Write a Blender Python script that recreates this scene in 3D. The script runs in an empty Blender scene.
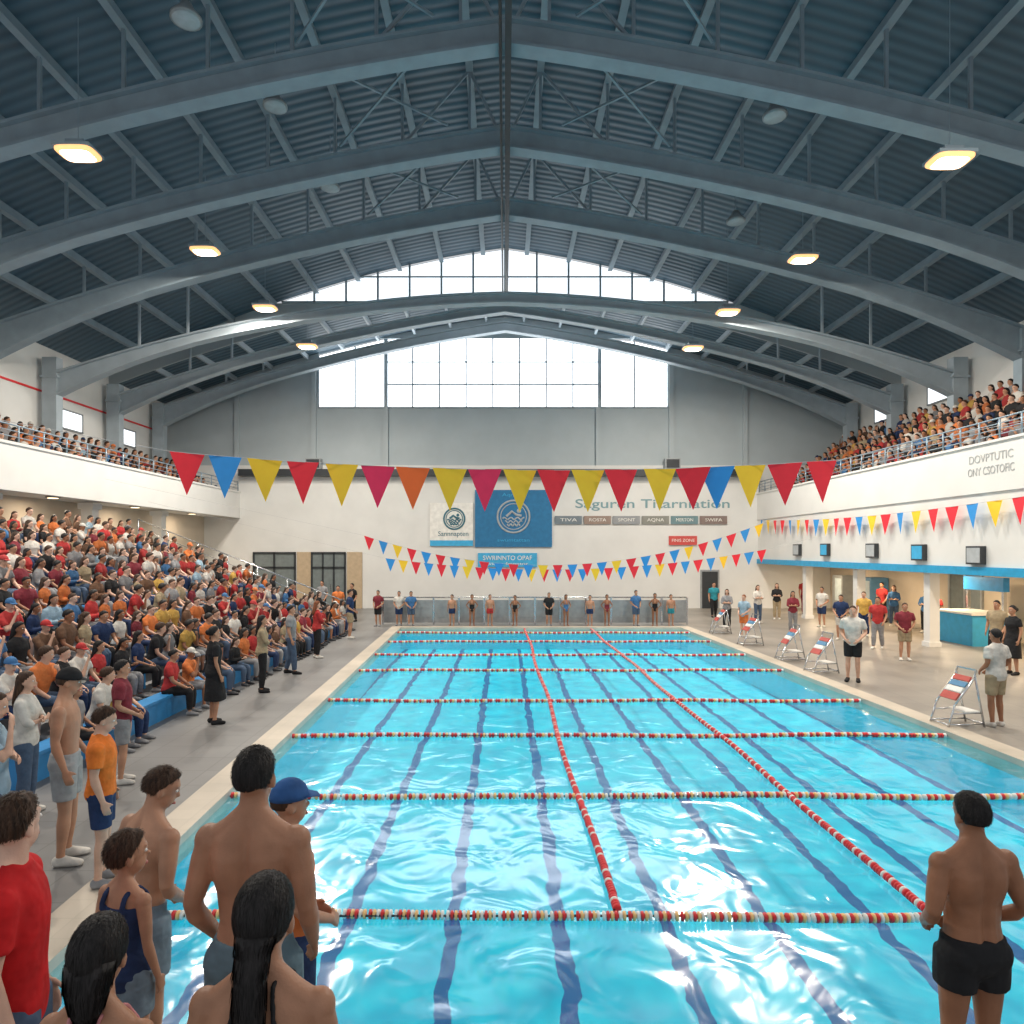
import bpy, bmesh, math, random
import numpy as np
from mathutils import Vector, Matrix, noise
V=Vector
RND=random.Random(11)
sc=bpy.context.scene
COL=sc.collection
PI=math.pi
CAMH=3.1; F=683.0
def P(px,py,Y): return V(((px-505)*Y/F, Y, CAMH-(py-550)*Y/F))
try:
    sc.view_settings.view_transform='Standard'
    sc.view_settings.look='None'
except Exception as e: print(e)

# ------------------------------------------------------------------ materials
MATS={}
def _new(name):
    m=bpy.data.materials.new(name); m.use_nodes=True
    nt=m.node_tree; b=nt.nodes['Principled BSDF']
    return m,nt,b
def _noise_ramp(nt,scale,lo,hi,detail=4,coord='Object'):
    tc=nt.nodes.new('ShaderNodeTexCoord'); n=nt.nodes.new('ShaderNodeTexNoise'); r=nt.nodes.new('ShaderNodeValToRGB')
    n.inputs['Scale'].default_value=scale; n.inputs['Detail'].default_value=detail
    nt.links.new(tc.outputs[coord],n.inputs['Vector']); nt.links.new(n.outputs['Fac'],r.inputs['Fac'])
    r.color_ramp.elements[0].position=.3; r.color_ramp.elements[1].position=.7
    r.color_ramp.elements[0].color=(*lo,1); r.color_ramp.elements[1].color=(*hi,1)
    return tc,n,r
def mat(name,c,rough=.6,metal=0,nscale=5,namt=.1,bump=0,bscale=60,emit=0,spec=.5):
    if name in MATS: return MATS[name]
    m,nt,b=_new(name)
    lo=tuple(max(0,x*(1-namt)) for x in c); hi=tuple(min(1,x*(1+namt)) for x in c)
    tc,n,r=_noise_ramp(nt,nscale,lo,hi)
    nt.links.new(r.outputs['Color'],b.inputs['Base Color'])
    b.inputs['Roughness'].default_value=rough; b.inputs['Metallic'].default_value=metal
    b.inputs['Specular IOR Level'].default_value=spec
    if bump:
        n2=nt.nodes.new('ShaderNodeTexNoise'); n2.inputs['Scale'].default_value=bscale
        bp=nt.nodes.new('ShaderNodeBump'); bp.inputs['Strength'].default_value=bump; bp.inputs['Distance'].default_value=.02
        nt.links.new(tc.outputs['Object'],n2.inputs['Vector']); nt.links.new(n2.outputs['Fac'],bp.inputs['Height']); nt.links.new(bp.outputs['Normal'],b.inputs['Normal'])
    if emit:
        b.inputs['Emission Color'].default_value=(*c,1); b.inputs['Emission Strength'].default_value=emit
    MATS[name]=m; return m
def objcol(name,rough,lo,hi,scale,bump=0,bscale=80,stretch=None,attr=False,strands=False,dist=.012):
    m,nt,b=_new(name)
    tc,n,r=_noise_ramp(nt,scale,(lo,)*3,(hi,)*3)
    if attr:
        oi=nt.nodes.new('ShaderNodeAttribute'); oi.attribute_name='Col'
    else: oi=nt.nodes.new('ShaderNodeObjectInfo')
    mx=nt.nodes.new('ShaderNodeMix'); mx.data_type='RGBA'; mx.blend_type='MULTIPLY'; mx.inputs[0].default_value=1
    nt.links.new(oi.outputs['Color'],mx.inputs[6]); nt.links.new(r.outputs['Color'],mx.inputs[7])
    nt.links.new(mx.outputs[2],b.inputs['Base Color']); b.inputs['Roughness'].default_value=rough
    b.inputs['Specular IOR Level'].default_value=.3
    if bump:
        mp=nt.nodes.new('ShaderNodeMapping'); mp.inputs['Scale'].default_value=stretch or (1,1,1)
        n2=nt.nodes.new('ShaderNodeTexNoise'); n2.inputs['Scale'].default_value=bscale
        bp=nt.nodes.new('ShaderNodeBump'); bp.inputs['Strength'].default_value=bump; bp.inputs['Distance'].default_value=dist
        nt.links.new(tc.outputs['Object'],mp.inputs['Vector']); nt.links.new(mp.outputs['Vector'],n2.inputs['Vector'])
        nt.links.new(n2.outputs['Fac'],bp.inputs['Height']); nt.links.new(bp.outputs['Normal'],b.inputs['Normal'])
        if strands: nt.links.new(mp.outputs['Vector'],n.inputs['Vector'])
    return m
SKIN=objcol('skin',.46,.80,1.16,6,.12,140)
CLOTH=objcol('cloth',.85,.76,1.12,9,.8,9,None,dist=.03)
HAIR=objcol('hair',.6,.4,1.8,60,.4,90,(1,1,.12),strands=True)
CROWD=objcol('crowd_attr',.8,.85,1.1,5,attr=True)
def brick(name,c,mortar,scale,rough,w=.5,h=.25,ms=.01,vary=.06,offset=.5,spec=.5):
    m,nt,b=_new(name)
    tc=nt.nodes.new('ShaderNodeTexCoord'); br=nt.nodes.new('ShaderNodeTexBrick'); br.offset=offset
    br.inputs['Scale'].default_value=scale; br.inputs['Brick Width'].default_value=w; br.inputs['Row Height'].default_value=h
    br.inputs['Mortar Size'].default_value=ms; br.inputs['Mortar'].default_value=(*mortar,1)
    br.inputs['Color1'].default_value=(*[x*(1-vary) for x in c],1); br.inputs['Color2'].default_value=(*[min(1,x*(1+vary)) for x in c],1)
    nt.links.new(tc.outputs['Object'],br.inputs['Vector'])
    n=nt.nodes.new('ShaderNodeTexNoise'); n.inputs['Scale'].default_value=.6; n.inputs['Detail'].default_value=6
    nt.links.new(tc.outputs['Object'],n.inputs['Vector'])
    r=nt.nodes.new('ShaderNodeValToRGB'); r.color_ramp.elements[0].color=(.72,.72,.72,1); r.color_ramp.elements[1].color=(1.1,1.1,1.1,1)
    r.color_ramp.elements[0].position=.3; r.color_ramp.elements[1].position=.7
    nt.links.new(n.outputs['Fac'],r.inputs['Fac'])
    mx=nt.nodes.new('ShaderNodeMix'); mx.data_type='RGBA'; mx.blend_type='MULTIPLY'; mx.inputs[0].default_value=1
    nt.links.new(br.outputs['Color'],mx.inputs[6]); nt.links.new(r.outputs['Color'],mx.inputs[7]); nt.links.new(mx.outputs[2],b.inputs['Base Color'])
    b.inputs['Roughness'].default_value=rough; b.inputs['Specular IOR Level'].default_value=spec
    MATS[name]=m; return m
DECK=brick('deck_tiles',(.215,.21,.205),(.165,.16,.155),1.0,.4,.6,.6,.008,.04,0)
DECKR=brick('deck_tiles_warm',(.29,.258,.222),(.22,.195,.17),1.0,.4,.6,.6,.008,.04,0)
COPING=brick('coping_tiles',(.60,.52,.42),(.56,.49,.39),1.0,.4,.3,.3,.008,.03,0)
def roof_mat():
    m,nt,b=_new('corrugated_roof')
    tc=nt.nodes.new('ShaderNodeTexCoord'); w=nt.nodes.new('ShaderNodeTexWave'); w.wave_type='BANDS'; w.bands_direction='Y'
    w.inputs['Scale'].default_value=.95; w.inputs['Distortion'].default_value=0
    nt.links.new(tc.outputs['Object'],w.inputs['Vector'])
    r=nt.nodes.new('ShaderNodeValToRGB'); r.color_ramp.elements[0].color=(.048,.09,.125,1); r.color_ramp.elements[1].color=(.082,.142,.185,1)
    nt.links.new(w.outputs['Fac'],r.inputs['Fac']); nt.links.new(r.outputs['Color'],b.inputs['Base Color'])
    bp=nt.nodes.new('ShaderNodeBump'); bp.inputs['Strength'].default_value=.6; bp.inputs['Distance'].default_value=.04
    nt.links.new(w.outputs['Fac'],bp.inputs['Height']); nt.links.new(bp.outputs['Normal'],b.inputs['Normal'])
    b.inputs['Roughness'].default_value=.5
    return m
ROOFM=roof_mat()
def basin_floor_mat():
    m,nt,b=_new('pool_floor_glow_tiles'); L=nt.links
    tc=nt.nodes.new('ShaderNodeTexCoord'); sx=nt.nodes.new('ShaderNodeSeparateXYZ'); L.new(tc.outputs['Object'],sx.inputs[0])
    n=nt.nodes.new('ShaderNodeTexNoise'); n.inputs['Scale'].default_value=2.2; n.inputs['Detail'].default_value=3; L.new(tc.outputs['Object'],n.inputs['Vector'])
    def mth(op,a,bv=None,cv=None):
        q=nt.nodes.new('ShaderNodeMath'); q.operation=op
        for i,x in enumerate((a,bv,cv)):
            if x is None: continue
            if isinstance(x,(int,float)): q.inputs[i].default_value=x
            else: L.new(x,q.inputs[i])
        return q.outputs[0]
    wob=mth('MULTIPLY',mth('SUBTRACT',n.outputs['Fac'],.5),.2)  # wobble imitates refraction through the water, painted into the lane lines
    x=mth('ADD',sx.outputs['X'],wob)
    md=mth('FLOORED_MODULO',mth('ADD',x,20.15),1.12)
    d=mth('ABSOLUTE',mth('SUBTRACT',md,.56))
    line=mth('LESS_THAN',d,.074)
    n2=nt.nodes.new('ShaderNodeTexNoise'); n2.inputs['Scale'].default_value=2.2; n2.inputs['Detail'].default_value=3; L.new(tc.outputs['Object'],n2.inputs['Vector'])
    r=nt.nodes.new('ShaderNodeValToRGB'); r.color_ramp.elements[0].position=.32; r.color_ramp.elements[1].position=.7
    r.color_ramp.elements[0].color=(.0,.39,.58,1); r.color_ramp.elements[1].color=(.012,.62,.77,1); L.new(n2.outputs['Fac'],r.inputs['Fac'])  # mottled tile colour stands in for rippling light under the water
    mx=nt.nodes.new('ShaderNodeMix'); mx.data_type='RGBA'; L.new(line,mx.inputs[0]); L.new(r.outputs['Color'],mx.inputs[6]); mx.inputs[7].default_value=(.0,.035,.22,1)
    L.new(mx.outputs[2],b.inputs['Base Color']); b.inputs['Roughness'].default_value=.5
    L.new(mx.outputs[2],b.inputs['Emission Color']); b.inputs['Emission Strength'].default_value=.45  # tiles glow by added emission so the pool reads brighter
    return m
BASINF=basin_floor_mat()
def water_mat():
    m=bpy.data.materials.new('pool_water'); m.use_nodes=True; nt=m.node_tree; nt.nodes.clear(); L=nt.links
    out=nt.nodes.new('ShaderNodeOutputMaterial')
    tc=nt.nodes.new('ShaderNodeTexCoord')
    mp=nt.nodes.new('ShaderNodeMapping'); mp.inputs['Scale'].default_value=(1.0,.85,1); L.new(tc.outputs['Object'],mp.inputs['Vector'])
    n1=nt.nodes.new('ShaderNodeTexNoise'); n1.inputs['Scale'].default_value=1.9; n1.inputs['Detail'].default_value=2; n1.inputs['Roughness'].default_value=.4; n1.inputs['Distortion'].default_value=.8
    L.new(mp.outputs['Vector'],n1.inputs['Vector'])
    bp=nt.nodes.new('ShaderNodeBump'); bp.inputs['Strength'].default_value=1; bp.inputs['Distance'].default_value=.042
    L.new(n1.outputs['Fac'],bp.inputs['Height'])
    fr=nt.nodes.new('ShaderNodeFresnel'); fr.inputs['IOR'].default_value=1.33; L.new(bp.outputs['Normal'],fr.inputs['Normal'])
    mu=nt.nodes.new('ShaderNodeMath'); mu.operation='MULTIPLY'; mu.inputs[1].default_value=.24; L.new(fr.outputs[0],mu.inputs[0])
    gl=nt.nodes.new('ShaderNodeBsdfGlossy'); gl.inputs['Roughness'].default_value=.15; L.new(bp.outputs['Normal'],gl.inputs['Normal'])
    tr=nt.nodes.new('ShaderNodeBsdfTransparent'); tr.inputs['Color'].default_value=(.84,.99,1,1)
    df=nt.nodes.new('ShaderNodeBsdfDiffuse'); df.inputs['Color'].default_value=(.005,.54,.72,1); L.new(bp.outputs['Normal'],df.inputs['Normal'])
    m1=nt.nodes.new('ShaderNodeMixShader'); m1.inputs[0].default_value=.16; L.new(tr.outputs[0],m1.inputs[1]); L.new(df.outputs[0],m1.inputs[2])
    m2=nt.nodes.new('ShaderNodeMixShader'); L.new(mu.outputs[0],m2.inputs[0]); L.new(m1.outputs[0],m2.inputs[1]); L.new(gl.outputs[0],m2.inputs[2])
    L.new(m2.outputs[0],out.inputs['Surface'])
    return m
WATER=water_mat()
WHITE=mat('white_plaster',(.73,.725,.70),.7,namt=.04,nscale=1)
CREAM=mat('cream_plaster',(.58,.50,.40),.7,namt=.06,nscale=1)
GREYW=mat('grey_wall_panel',(.42,.47,.49),.6,namt=.04,nscale=1)
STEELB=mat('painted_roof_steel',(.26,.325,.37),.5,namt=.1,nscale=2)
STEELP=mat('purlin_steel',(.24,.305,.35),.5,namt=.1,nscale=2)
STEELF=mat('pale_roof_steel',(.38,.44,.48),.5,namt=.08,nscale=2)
DARK=mat('dark_metal',(.03,.035,.04),.4)
CHROME=mat('stainless_steel',(.6,.62,.64),.25,metal=.9,namt=.04)
RAILM=mat('blue_grey_railing',(.25,.33,.4),.4,metal=.3,namt=.05)
GREYM=mat('grey_barrier',(.33,.35,.36),.4,metal=.3)
CONC=mat('concrete',(.2,.2,.205),.8,namt=.15,bump=.2)
BLUEP=mat('blue_plastic',(.03,.24,.55),.4)
BLUES=mat('blue_stripe_paint',(.02,.33,.6),.45)
RED=mat('red_plastic',(.72,.025,.03),.4); WHT=mat('white_plastic',(.82,.8,.75),.4); YEL=mat('yellow_float',(.92,.55,.22),.4)
MRED=mat('muted_red_board',(.52,.08,.06),.5); MBLUE=mat('muted_blue_board',(.10,.25,.42),.5)
FRED=mat('red_flag',(.88,.025,.045),.7,namt=.04); FPINK=mat('crimson_flag',(.84,.03,.11),.7,namt=.04); FYEL=mat('yellow_flag',(1.0,.60,.03),.7,namt=.04); FBLUE=mat('blue_flag',(.03,.29,.72),.7,namt=.04); FORG=mat('orange_flag',(.98,.16,.03),.7,namt=.04)
PANE=mat('daylight_pane',(.93,.97,1.0),.5,namt=.03,nscale=.3,emit=3.6)
PANE2=mat('clerestory_pane',(.90,.95,1.0),.5,namt=.03,nscale=.3,emit=1.3)
LENS=mat('lamp_lens',(1.0,.93,.8),.4,emit=9)
HALO=mat('lamp_halo_glow',(1.0,.5,.2),.4,emit=1.3)  # orange glow painted as the warm halo round each lamp
GLOW=mat('warm_downlight_lens',(1.0,.75,.45),.4,emit=4)
WOOD=mat('platform_board',(.3,.26,.22),.7,namt=.2)
TAN=mat('tan_wall_panel',(.50,.38,.25),.6)
NAVY=mat('banner_blue',(.02,.17,.36),.6); TEAL=mat('lettering_teal',(.05,.17,.22),.6); SKYB=mat('sign_sky_blue',(.05,.4,.7),.6); LGREY=mat('light_grey_print',(.42,.45,.47),.6); FAINT=mat('faint_grey_print',(.40,.41,.41),.6); TITLE=mat('title_teal',(.20,.34,.37),.6)

# ------------------------------------------------------------------ mesh builder
class MB:
    def __init__(s): s.v=[]; s.f=[]; s.m=[]
    def add(s,vs,fs,mi=0):
        o=len(s.v); s.v+=[tuple(v) for v in vs]; s.f+=[[i+o for i in f] for f in fs]; s.m+=[mi]*len(fs); return s
    def box(s,x0,x1,y0,y1,z0,z1,mi=0):
        vs=[(x,y,z) for z in (z0,z1) for y in (y0,y1) for x in (x0,x1)]
        return s.add(vs,[(0,2,3,1),(4,5,7,6),(0,1,5,4),(2,6,7,3),(0,4,6,2),(1,3,7,5)],mi)
    def bar(s,a,b,w,h=None,mi=0,up=(0,0,1)):
        a=V(a);b=V(b);h=h or w; t=(b-a).normalized(); u=V(up)
        if abs(t.dot(u))>.98: u=V((0,1,0))
        sd=t.cross(u).normalized(); u=sd.cross(t).normalized()
        vs=[p+sd*i*w/2+u*j*h/2 for p in (a,b) for i,j in ((-1,-1),(1,-1),(1,1),(-1,1))]
        return s.add(vs,[(3,2,1,0),(4,5,6,7),(0,1,5,4),(1,2,6,5),(2,3,7,6),(3,0,4,7)],mi)
    def loft(s,rings,n=14,mi=0,e=2.0,mseq=None):
        k=len(rings); side=None; vs=[]; fs=[]
        cs=[V(r[0]) for r in rings]
        for i,r in enumerate(rings):
            t=(cs[min(i+1,k-1)]-cs[max(i-1,0)])
            t=t.normalized() if t.length>1e-9 else V((0,0,1))
            ref=r[3] if len(r)>3 and r[3] is not None else side
            if ref is None: ref=V((1,0,0)) if abs(t.x)<.85 else V((0,1,0))
            sd=(V(ref)-t*V(ref).dot(t))
            if sd.length<1e-6: sd=V((0,1,0)).cross(t)
            sd.normalize(); side=sd; u=t.cross(sd)
            for j in range(n):
                a=2*PI*j/n; c=math.cos(a); q=math.sin(a)
                if e!=2: c=math.copysign(abs(c)**(2/e),c); q=math.copysign(abs(q)**(2/e),q)
                vs.append(cs[i]+sd*r[1]*c+u*r[2]*q)
        for i in range(k-1):
            for j in range(n):
                fs.append((i*n+j,i*n+(j+1)%n,(i+1)*n+(j+1)%n,(i+1)*n+j))
        fs.append(tuple(range(n))[::-1]); fs.append(tuple((k-1)*n+j for j in range(n)))
        s.add(vs,fs,mi)
        if mseq:
            ms=[m for m in mseq for j in range(n)]+[mseq[0],mseq[-1]]
            s.m[-len(fs):]=ms
        return s
    def tube(s,pts,r,n=8,mi=0): return s.loft([(p,r,r) for p in pts],n,mi)
    def ell(s,c,r,n=16,m=10,M=None,mi=0):
        vs=[];fs=[]
        for i in range(m+1):
            th=PI*i/m
            for j in range(n):
                a=2*PI*j/n; p=V((c[0]+r[0]*math.sin(th)*math.cos(a),c[1]+r[1]*math.sin(th)*math.sin(a),c[2]+r[2]*math.cos(th)))
                vs.append(M@p if M else p)
        for i in range(m):
            for j in range(n): fs.append((i*n+j,(i+1)*n+j,(i+1)*n+(j+1)%n,i*n+(j+1)%n))
        return s.add(vs,fs,mi)
    def prism(s,pts,d,mi=0):
        n=len(pts); d=V(d); vs=[V(p) for p in pts]+[V(p)+d for p in pts]
        fs=[tuple(range(n))[::-1],tuple(range(n,2*n))]+[(i,(i+1)%n,n+(i+1)%n,n+i) for i in range(n)]
        return s.add(vs,fs,mi)
    def mesh(s,name,mats,smooth=False,weld=False):
        me=bpy.data.meshes.new(name); me.from_pydata(s.v,[],s.f)
        for m in (mats if isinstance(mats,(list,tuple)) else [mats]): me.materials.append(m)
        me.polygons.foreach_set('material_index',s.m)
        bm=bmesh.new(); bm.from_mesh(me)
        if weld: bmesh.ops.remove_doubles(bm,verts=bm.verts,dist=1e-5)
        bmesh.ops.recalc_face_normals(bm,faces=bm.faces); bm.to_mesh(me); bm.free()
        if smooth: me.polygons.foreach_set('use_smooth',[True]*len(me.polygons))
        me.update(); return me
    def obj(s,name,mats,parent=None,smooth=False,weld=False):
        return link(name,s.mesh(name,mats,smooth,weld),parent)
def link(name,data,parent=None):
    o=bpy.data.objects.new(name,data); COL.objects.link(o)
    if parent: o.parent=parent
    return o
def tag(o,label,cat,group=None,kind=None):
    if label: o['label']=label
    if cat: o['category']=cat
    if group: o['group']=group
    if kind: o['kind']=kind
    return o
def thing(name,label,cat,loc=(0,0,0),rotz=0,group=None,kind=None):
    o=link(name,None); o.location=loc; o.rotation_euler=(0,0,rotz); o.empty_display_size=.2
    return tag(o,label,cat,group,kind)
def struct(name,mb,mats,label,cat,smooth=False):
    return tag(mb.obj(name,mats,None,smooth),label,cat,None,'structure')
def dup(root,loc,rotz,label,group=None):
    r=root.copy(); COL.objects.link(r); r.location=loc; r.rotation_euler=(0,0,rotz); r['label']=label
    if group: r['group']=group
    for ch in list(root.children):
        c=ch.copy(); COL.objects.link(c); c.parent=r
        for g in list(ch.children):
            d=g.copy(); COL.objects.link(d); d.parent=c
    return r
ORD=['','first','second','third','fourth','fifth','sixth','seventh','eighth','ninth','tenth','eleventh','twelfth']
def ordn(i):
    if i<len(ORD): return ORD[i]
    suf='th' if 10<=i%100<=20 else {1:'st',2:'nd',3:'rd'}.get(i%10,'th')
    return f'{i}{suf}'

# ------------------------------------------------------------------ people
def evalmesh(me,setup):
    ob=bpy.data.objects.new('tmp',me); COL.objects.link(ob); setup(ob)
    dg=bpy.context.evaluated_depsgraph_get(); dg.update()
    m=bpy.data.meshes.new_from_object(ob.evaluated_get(dg)); bpy.data.objects.remove(ob)
    return m
def remesh(mb,vox,it,m,name):
    me=mb.mesh('t',m)
    def st(ob):
        r=ob.modifiers.new('r','REMESH'); r.mode='VOXEL'; r.voxel_size=vox
        q=ob.modifiers.new('s','SMOOTH'); q.factor=.5; q.iterations=it
    o=evalmesh(me,st); bpy.data.meshes.remove(me); o.name=name
    o.materials.clear(); o.materials.append(m)
    o.polygons.foreach_set('material_index',[0]*len(o.polygons))
    o.polygons.foreach_set('use_smooth',[True]*len(o.polygons)); return o
SEC={'m':[(-.13,.06,.06,0),(-.07,.14,.1,-.004),(0,.163,.118,-.012),(.07,.157,.108,-.006),(.15,.145,.1,0),(.25,.157,.106,.003),(.36,.181,.118,0),(.43,.188,.114,-.008),(.49,.172,.095,-.014),(.535,.118,.077,-.016),(.57,.072,.066,-.012),(.62,.058,.06,-.003),(.69,.055,.058,.008)],
     'f':[(-.13,.06,.06,0),(-.07,.145,.105,-.006),(0,.172,.12,-.014),(.07,.158,.105,-.006),(.15,.128,.09,0),(.25,.135,.094,.004),(.36,.152,.114,.008),(.43,.158,.1,-.004),(.49,.144,.082,-.01),(.535,.095,.066,-.012),(.57,.057,.054,-.008),(.62,.047,.05,0),(.69,.046,.05,.01)]}
ARM={'down':((.245,-.03,.20),(.25,.05,-.04)),'hips':((.37,-.08,.24),(.19,.06,.06)),'front':((.27,-.05,.215),(.13,.2,.05)),
     'face':((.24,.17,.27),(.09,.16,.54)),'clap':((.23,.06,.2),(.05,.3,.3)),'up':((.3,.1,.62),(.22,.14,.86)),'lap':((.235,.03,.2),(.12,.3,.1)),
     'knee':((.24,.1,.22),(.13,.38,.09)),'cross':((.24,.09,.22),(-.04,.2,.24)),'out':((.255,-.045,.20),(.215,.13,-.01)),'chin':((.2,.22,.2),(.05,.2,.52))}
LEGPROF=[(0,.092),(.3,.086),(.7,.068),(.95,.056),(1.08,.054),(1.3,.058),(1.55,.048),(1.85,.036),(2,.037)]
ARMPROF=[(0,.06),(.25,.056),(.6,.05),(.92,.04),(1.18,.043),(1.5,.036),(2,.026)]
def chain(js,prof,t0=0,t1=9,add=0,flare=0,k=1):
    out=[]
    ts=sorted(set([t for t,_ in prof if t0<t<t1]+[max(t0,0),min(t1,2)]))
    for t in ts:
        r=prof[-1][1]
        for (a,ra),(b,rb) in zip(prof,prof[1:]):
            if a<=t<=b: r=ra+(rb-ra)*(t-a)/(b-a); break
        i=min(int(t),1); p=V(js[i]).lerp(V(js[i+1]),t-i)
        r=r*k+add+flare*t
        out.append((p,r,r))
    return out
def hand(mb,W,d,n,ref,curl=.35,k=1):
    d=d.normalized(); n=(n-d*n.dot(d)).normalized(); s=d.cross(n).normalized()
    sg=1 if s.dot(ref)>=0 else -1
    mb.loft([(W-d*.03,.024*k,.021*k,s),(W+d*.01*k,.027*k,.02*k,s),(W+d*.045*k,.038*k,.017*k,s),(W+d*.09*k,.039*k,.013*k,s),(W+d*.1*k,.034*k,.009*k,s)],12)
    for i,L in enumerate((.066,.08,.074,.056)):
        off=(.031-.0205*i)*sg*k; p=W+d*.085*k+s*off; dd=d.copy(); pts=[(p,.0095*k,.0095*k)]
        for q,fr in enumerate((.42,.33,.25)):
            a=curl*(1+.4*q)*.8; dd=(dd*math.cos(a)+n*math.sin(a)).normalized(); p=p+dd*L*fr*k; pts.append((p,(.009-.001*q)*k,(.009-.001*q)*k))
        mb.loft(pts,8)
    p=W+d*.02*k+s*.028*sg*k; dd=(d*.65+s*sg*.65+n*.35).normalized(); pts=[(p,.014*k,.014*k)]
    for q in range(2):
        p=p+dd*.034*k; dd=(dd+d*.35).normalized(); pts.append((p,(.011-.002*q)*k,(.011-.002*q)*k))
    mb.loft(pts,8)
PROTO={}
def human(key,sex='m',pelvis=(0,0,.93),lean=0,armR='down',armL=None,legR=((.1,.015,.49),(.107,-.02,.085)),legL=None,yaw=0,pitch=0,
          clothes=(),hair='short',vox=.014,back=False,eyes=True,hs=1.0,gir=1.0,tilt=0):
    armL=armL or armR
    T=Matrix.Translation(V(pelvis))@Matrix.Rotation(-lean,4,'X')@Matrix.Rotation(tilt,4,'Y')
    T3=T.to_3x3(); secs=SEC[sex]; sw=.192 if sex=='m' else .166; ak=1.0 if sex=='m' else .8; lk=1.0 if sex=='m' else .96
    sw*=gir; ak*=gir**.5
    def sec(z):
        for a,b in zip(secs,secs[1:]):
            if a[0]<=z<=b[0]:
                t=(z-a[0])/(b[0]-a[0]); return [a[i]+(b[i]-a[i])*t for i in range(4)]
        return list(secs[0] if z<secs[0][0] else secs[-1])
    def trings(z0,z1,inf,flare=0,kx=1):
        zs=sorted(set([s[0] for s in secs if z0<s[0]<z1]+[z0,z1])); out=[]
        for z in zs:
            q=sec(z); fl=inf+flare*(z1-z)/(z1-z0)
            out.append((T@V((0,q[3],z)),q[1]*gir*kx+fl,q[2]*gir+fl,T3@V((1,0,0))))
        return out
    H=T@Matrix.Translation((0,0,.62))@Matrix.Rotation(yaw,4,'Z')@Matrix.Rotation(-pitch,4,'X')@Matrix.Scale(hs,4)@Matrix.Translation((0,0,-.62))
    arms=[]; legs=[]
    for sg,a in ((1,armR),(-1,armL)):
        e,w=ARM[a] if isinstance(a,str) else a
        kx=(1 if sex=='m' else .9)*(gir if gir<1 else 1)
        sh=T@V((sg*sw,-.012,.465)); el=T@V((sg*e[0]*kx,e[1],e[2])); wr=T@V((sg*w[0]*kx,w[1],w[2])); arms.append((sg,sh,el,wr))
    for sg,l in ((1,legR),(-1,legL or legR)):
        hp=V(pelvis)+V((sg*.088,0,-.01)); kn=V((sg*l[0][0],l[0][1],l[0][2])); an=V((sg*l[1][0],l[1][1],l[1][2])); legs.append((sg,hp,kn,an))
    mb=MB(); mb.loft(trings(-.13,.69,0),20,e=2.25)
    for sg,sh,el,wr in arms:
        c=T@V((sg*(sw-.05),-.012,.46)); mb.loft([(c,.055*ak,.055*ak)]+chain([sh,el,wr],ARMPROF,k=ak),12)
        mb.ell((0,0,0),(.062*ak,.06*ak,.066*ak),12,8,Matrix.Translation(sh))
        mb.loft([(T@V((sg*.02,-.02,.585)),.045*ak,.045*ak),(T@V((sg*.09,-.022,.525)),.042*ak,.045*ak),(T@V((sg*sw*.88,-.015,.48)),.04*ak,.045*ak)],10)
        ax=T@V((0,.02,(T.inverted()@wr).z)); n=(ax-wr)
        if n.length<.12: n=T3@V((0,-1,0))
        d=(wr-el).normalized()
        if isinstance(armR,str) and armR in('front','lap','knee') : d=(d+T3@V((-sg*.5,.3,-.3))).normalized()
        hand(mb,wr,d,n,T3@V((0,1,.6)),.4,1.0 if sex=='m' else .9)
    def foot(m,an,inf,sg):
        z=an.z-.085; o=V((an.x,an.y,z)); q=V((sg*.12,1,0)).normalized()
        m.loft([(o+q*(-.062)+V((0,0,.035)),.022+inf,.026+inf,(1,0,0)),(o+q*(-.04)+V((0,0,.04)),.033+inf,.038+inf,(1,0,0)),(o+q*.03+V((0,0,.046)),.037+inf,.044+inf,(1,0,0)),(o+q*.11+V((0,0,.032)),.045+inf,.03+inf,(1,0,0)),(o+q*.165+V((0,0,.024)),.04+inf,.021+inf,(1,0,0)),(o+q*.19+V((0,0,.02)),.022+inf,.012+inf,(1,0,0))],12)
    for sg,hp,kn,an in legs:
        mb.loft(chain([hp,kn,an],LEGPROF,k=lk),14)
        mb.ell((0,0,0),(.09*lk,.092*lk,.09*lk),12,8,Matrix.Translation(hp+V((0,-.02,.0))))
        mb.loft([(an+V((0,0,.03)),.036,.036),(an+V((0,.005,-.03)),.037,.042)],10); foot(mb,an,0,sg)
    mb.ell((0,.003,.737),(.075,.095,.097),18,12,H); mb.ell((0,.036,.668),(.056,.062,.07),14,10,H)
    mb.ell((0,.104,.692),(.014,.018,.015),8,6,H); mb.ell((0,.096,.715),(.009,.012,.03),8,6,H); mb.ell((0,.088,.748),(.05,.014,.012),10,6,H)
    for sg in (1,-1): mb.ell((sg*.078,-.002,.70),(.012,.02,.033),8,6,H)
    body=remesh(mb,vox,3 if vox<.011 else 2,SKIN,'body_'+key)
    if back:
        Ti=T.inverted()
        for v in body.vertices:
            p=Ti@v.co
            if p.y<.02 and -.02<p.z<.6 and abs(p.x)<.2:
                f=min(1,max(0,(p.z+.02)/.1))*min(1,max(0,(.6-p.z)/.1))
                dy=.017*f*math.exp(-(p.x/.02)**2)-.016*math.exp(-((abs(p.x)-.095)/.042)**2-((p.z-.37)/.07)**2)-.008*math.exp(-((abs(p.x)-.045)/.025)**2-((p.z-.13)/.1)**2)
                dy+=.009*math.exp(-((abs(p.x)-.1)/.03)**2-((p.z-.27)/.03)**2)
                v.co=T@V((p.x,p.y+dy*(1 if p.y<0 else .3),p.z))
    parts=[('body',body)]
    cv=max(vox,.011)
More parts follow.
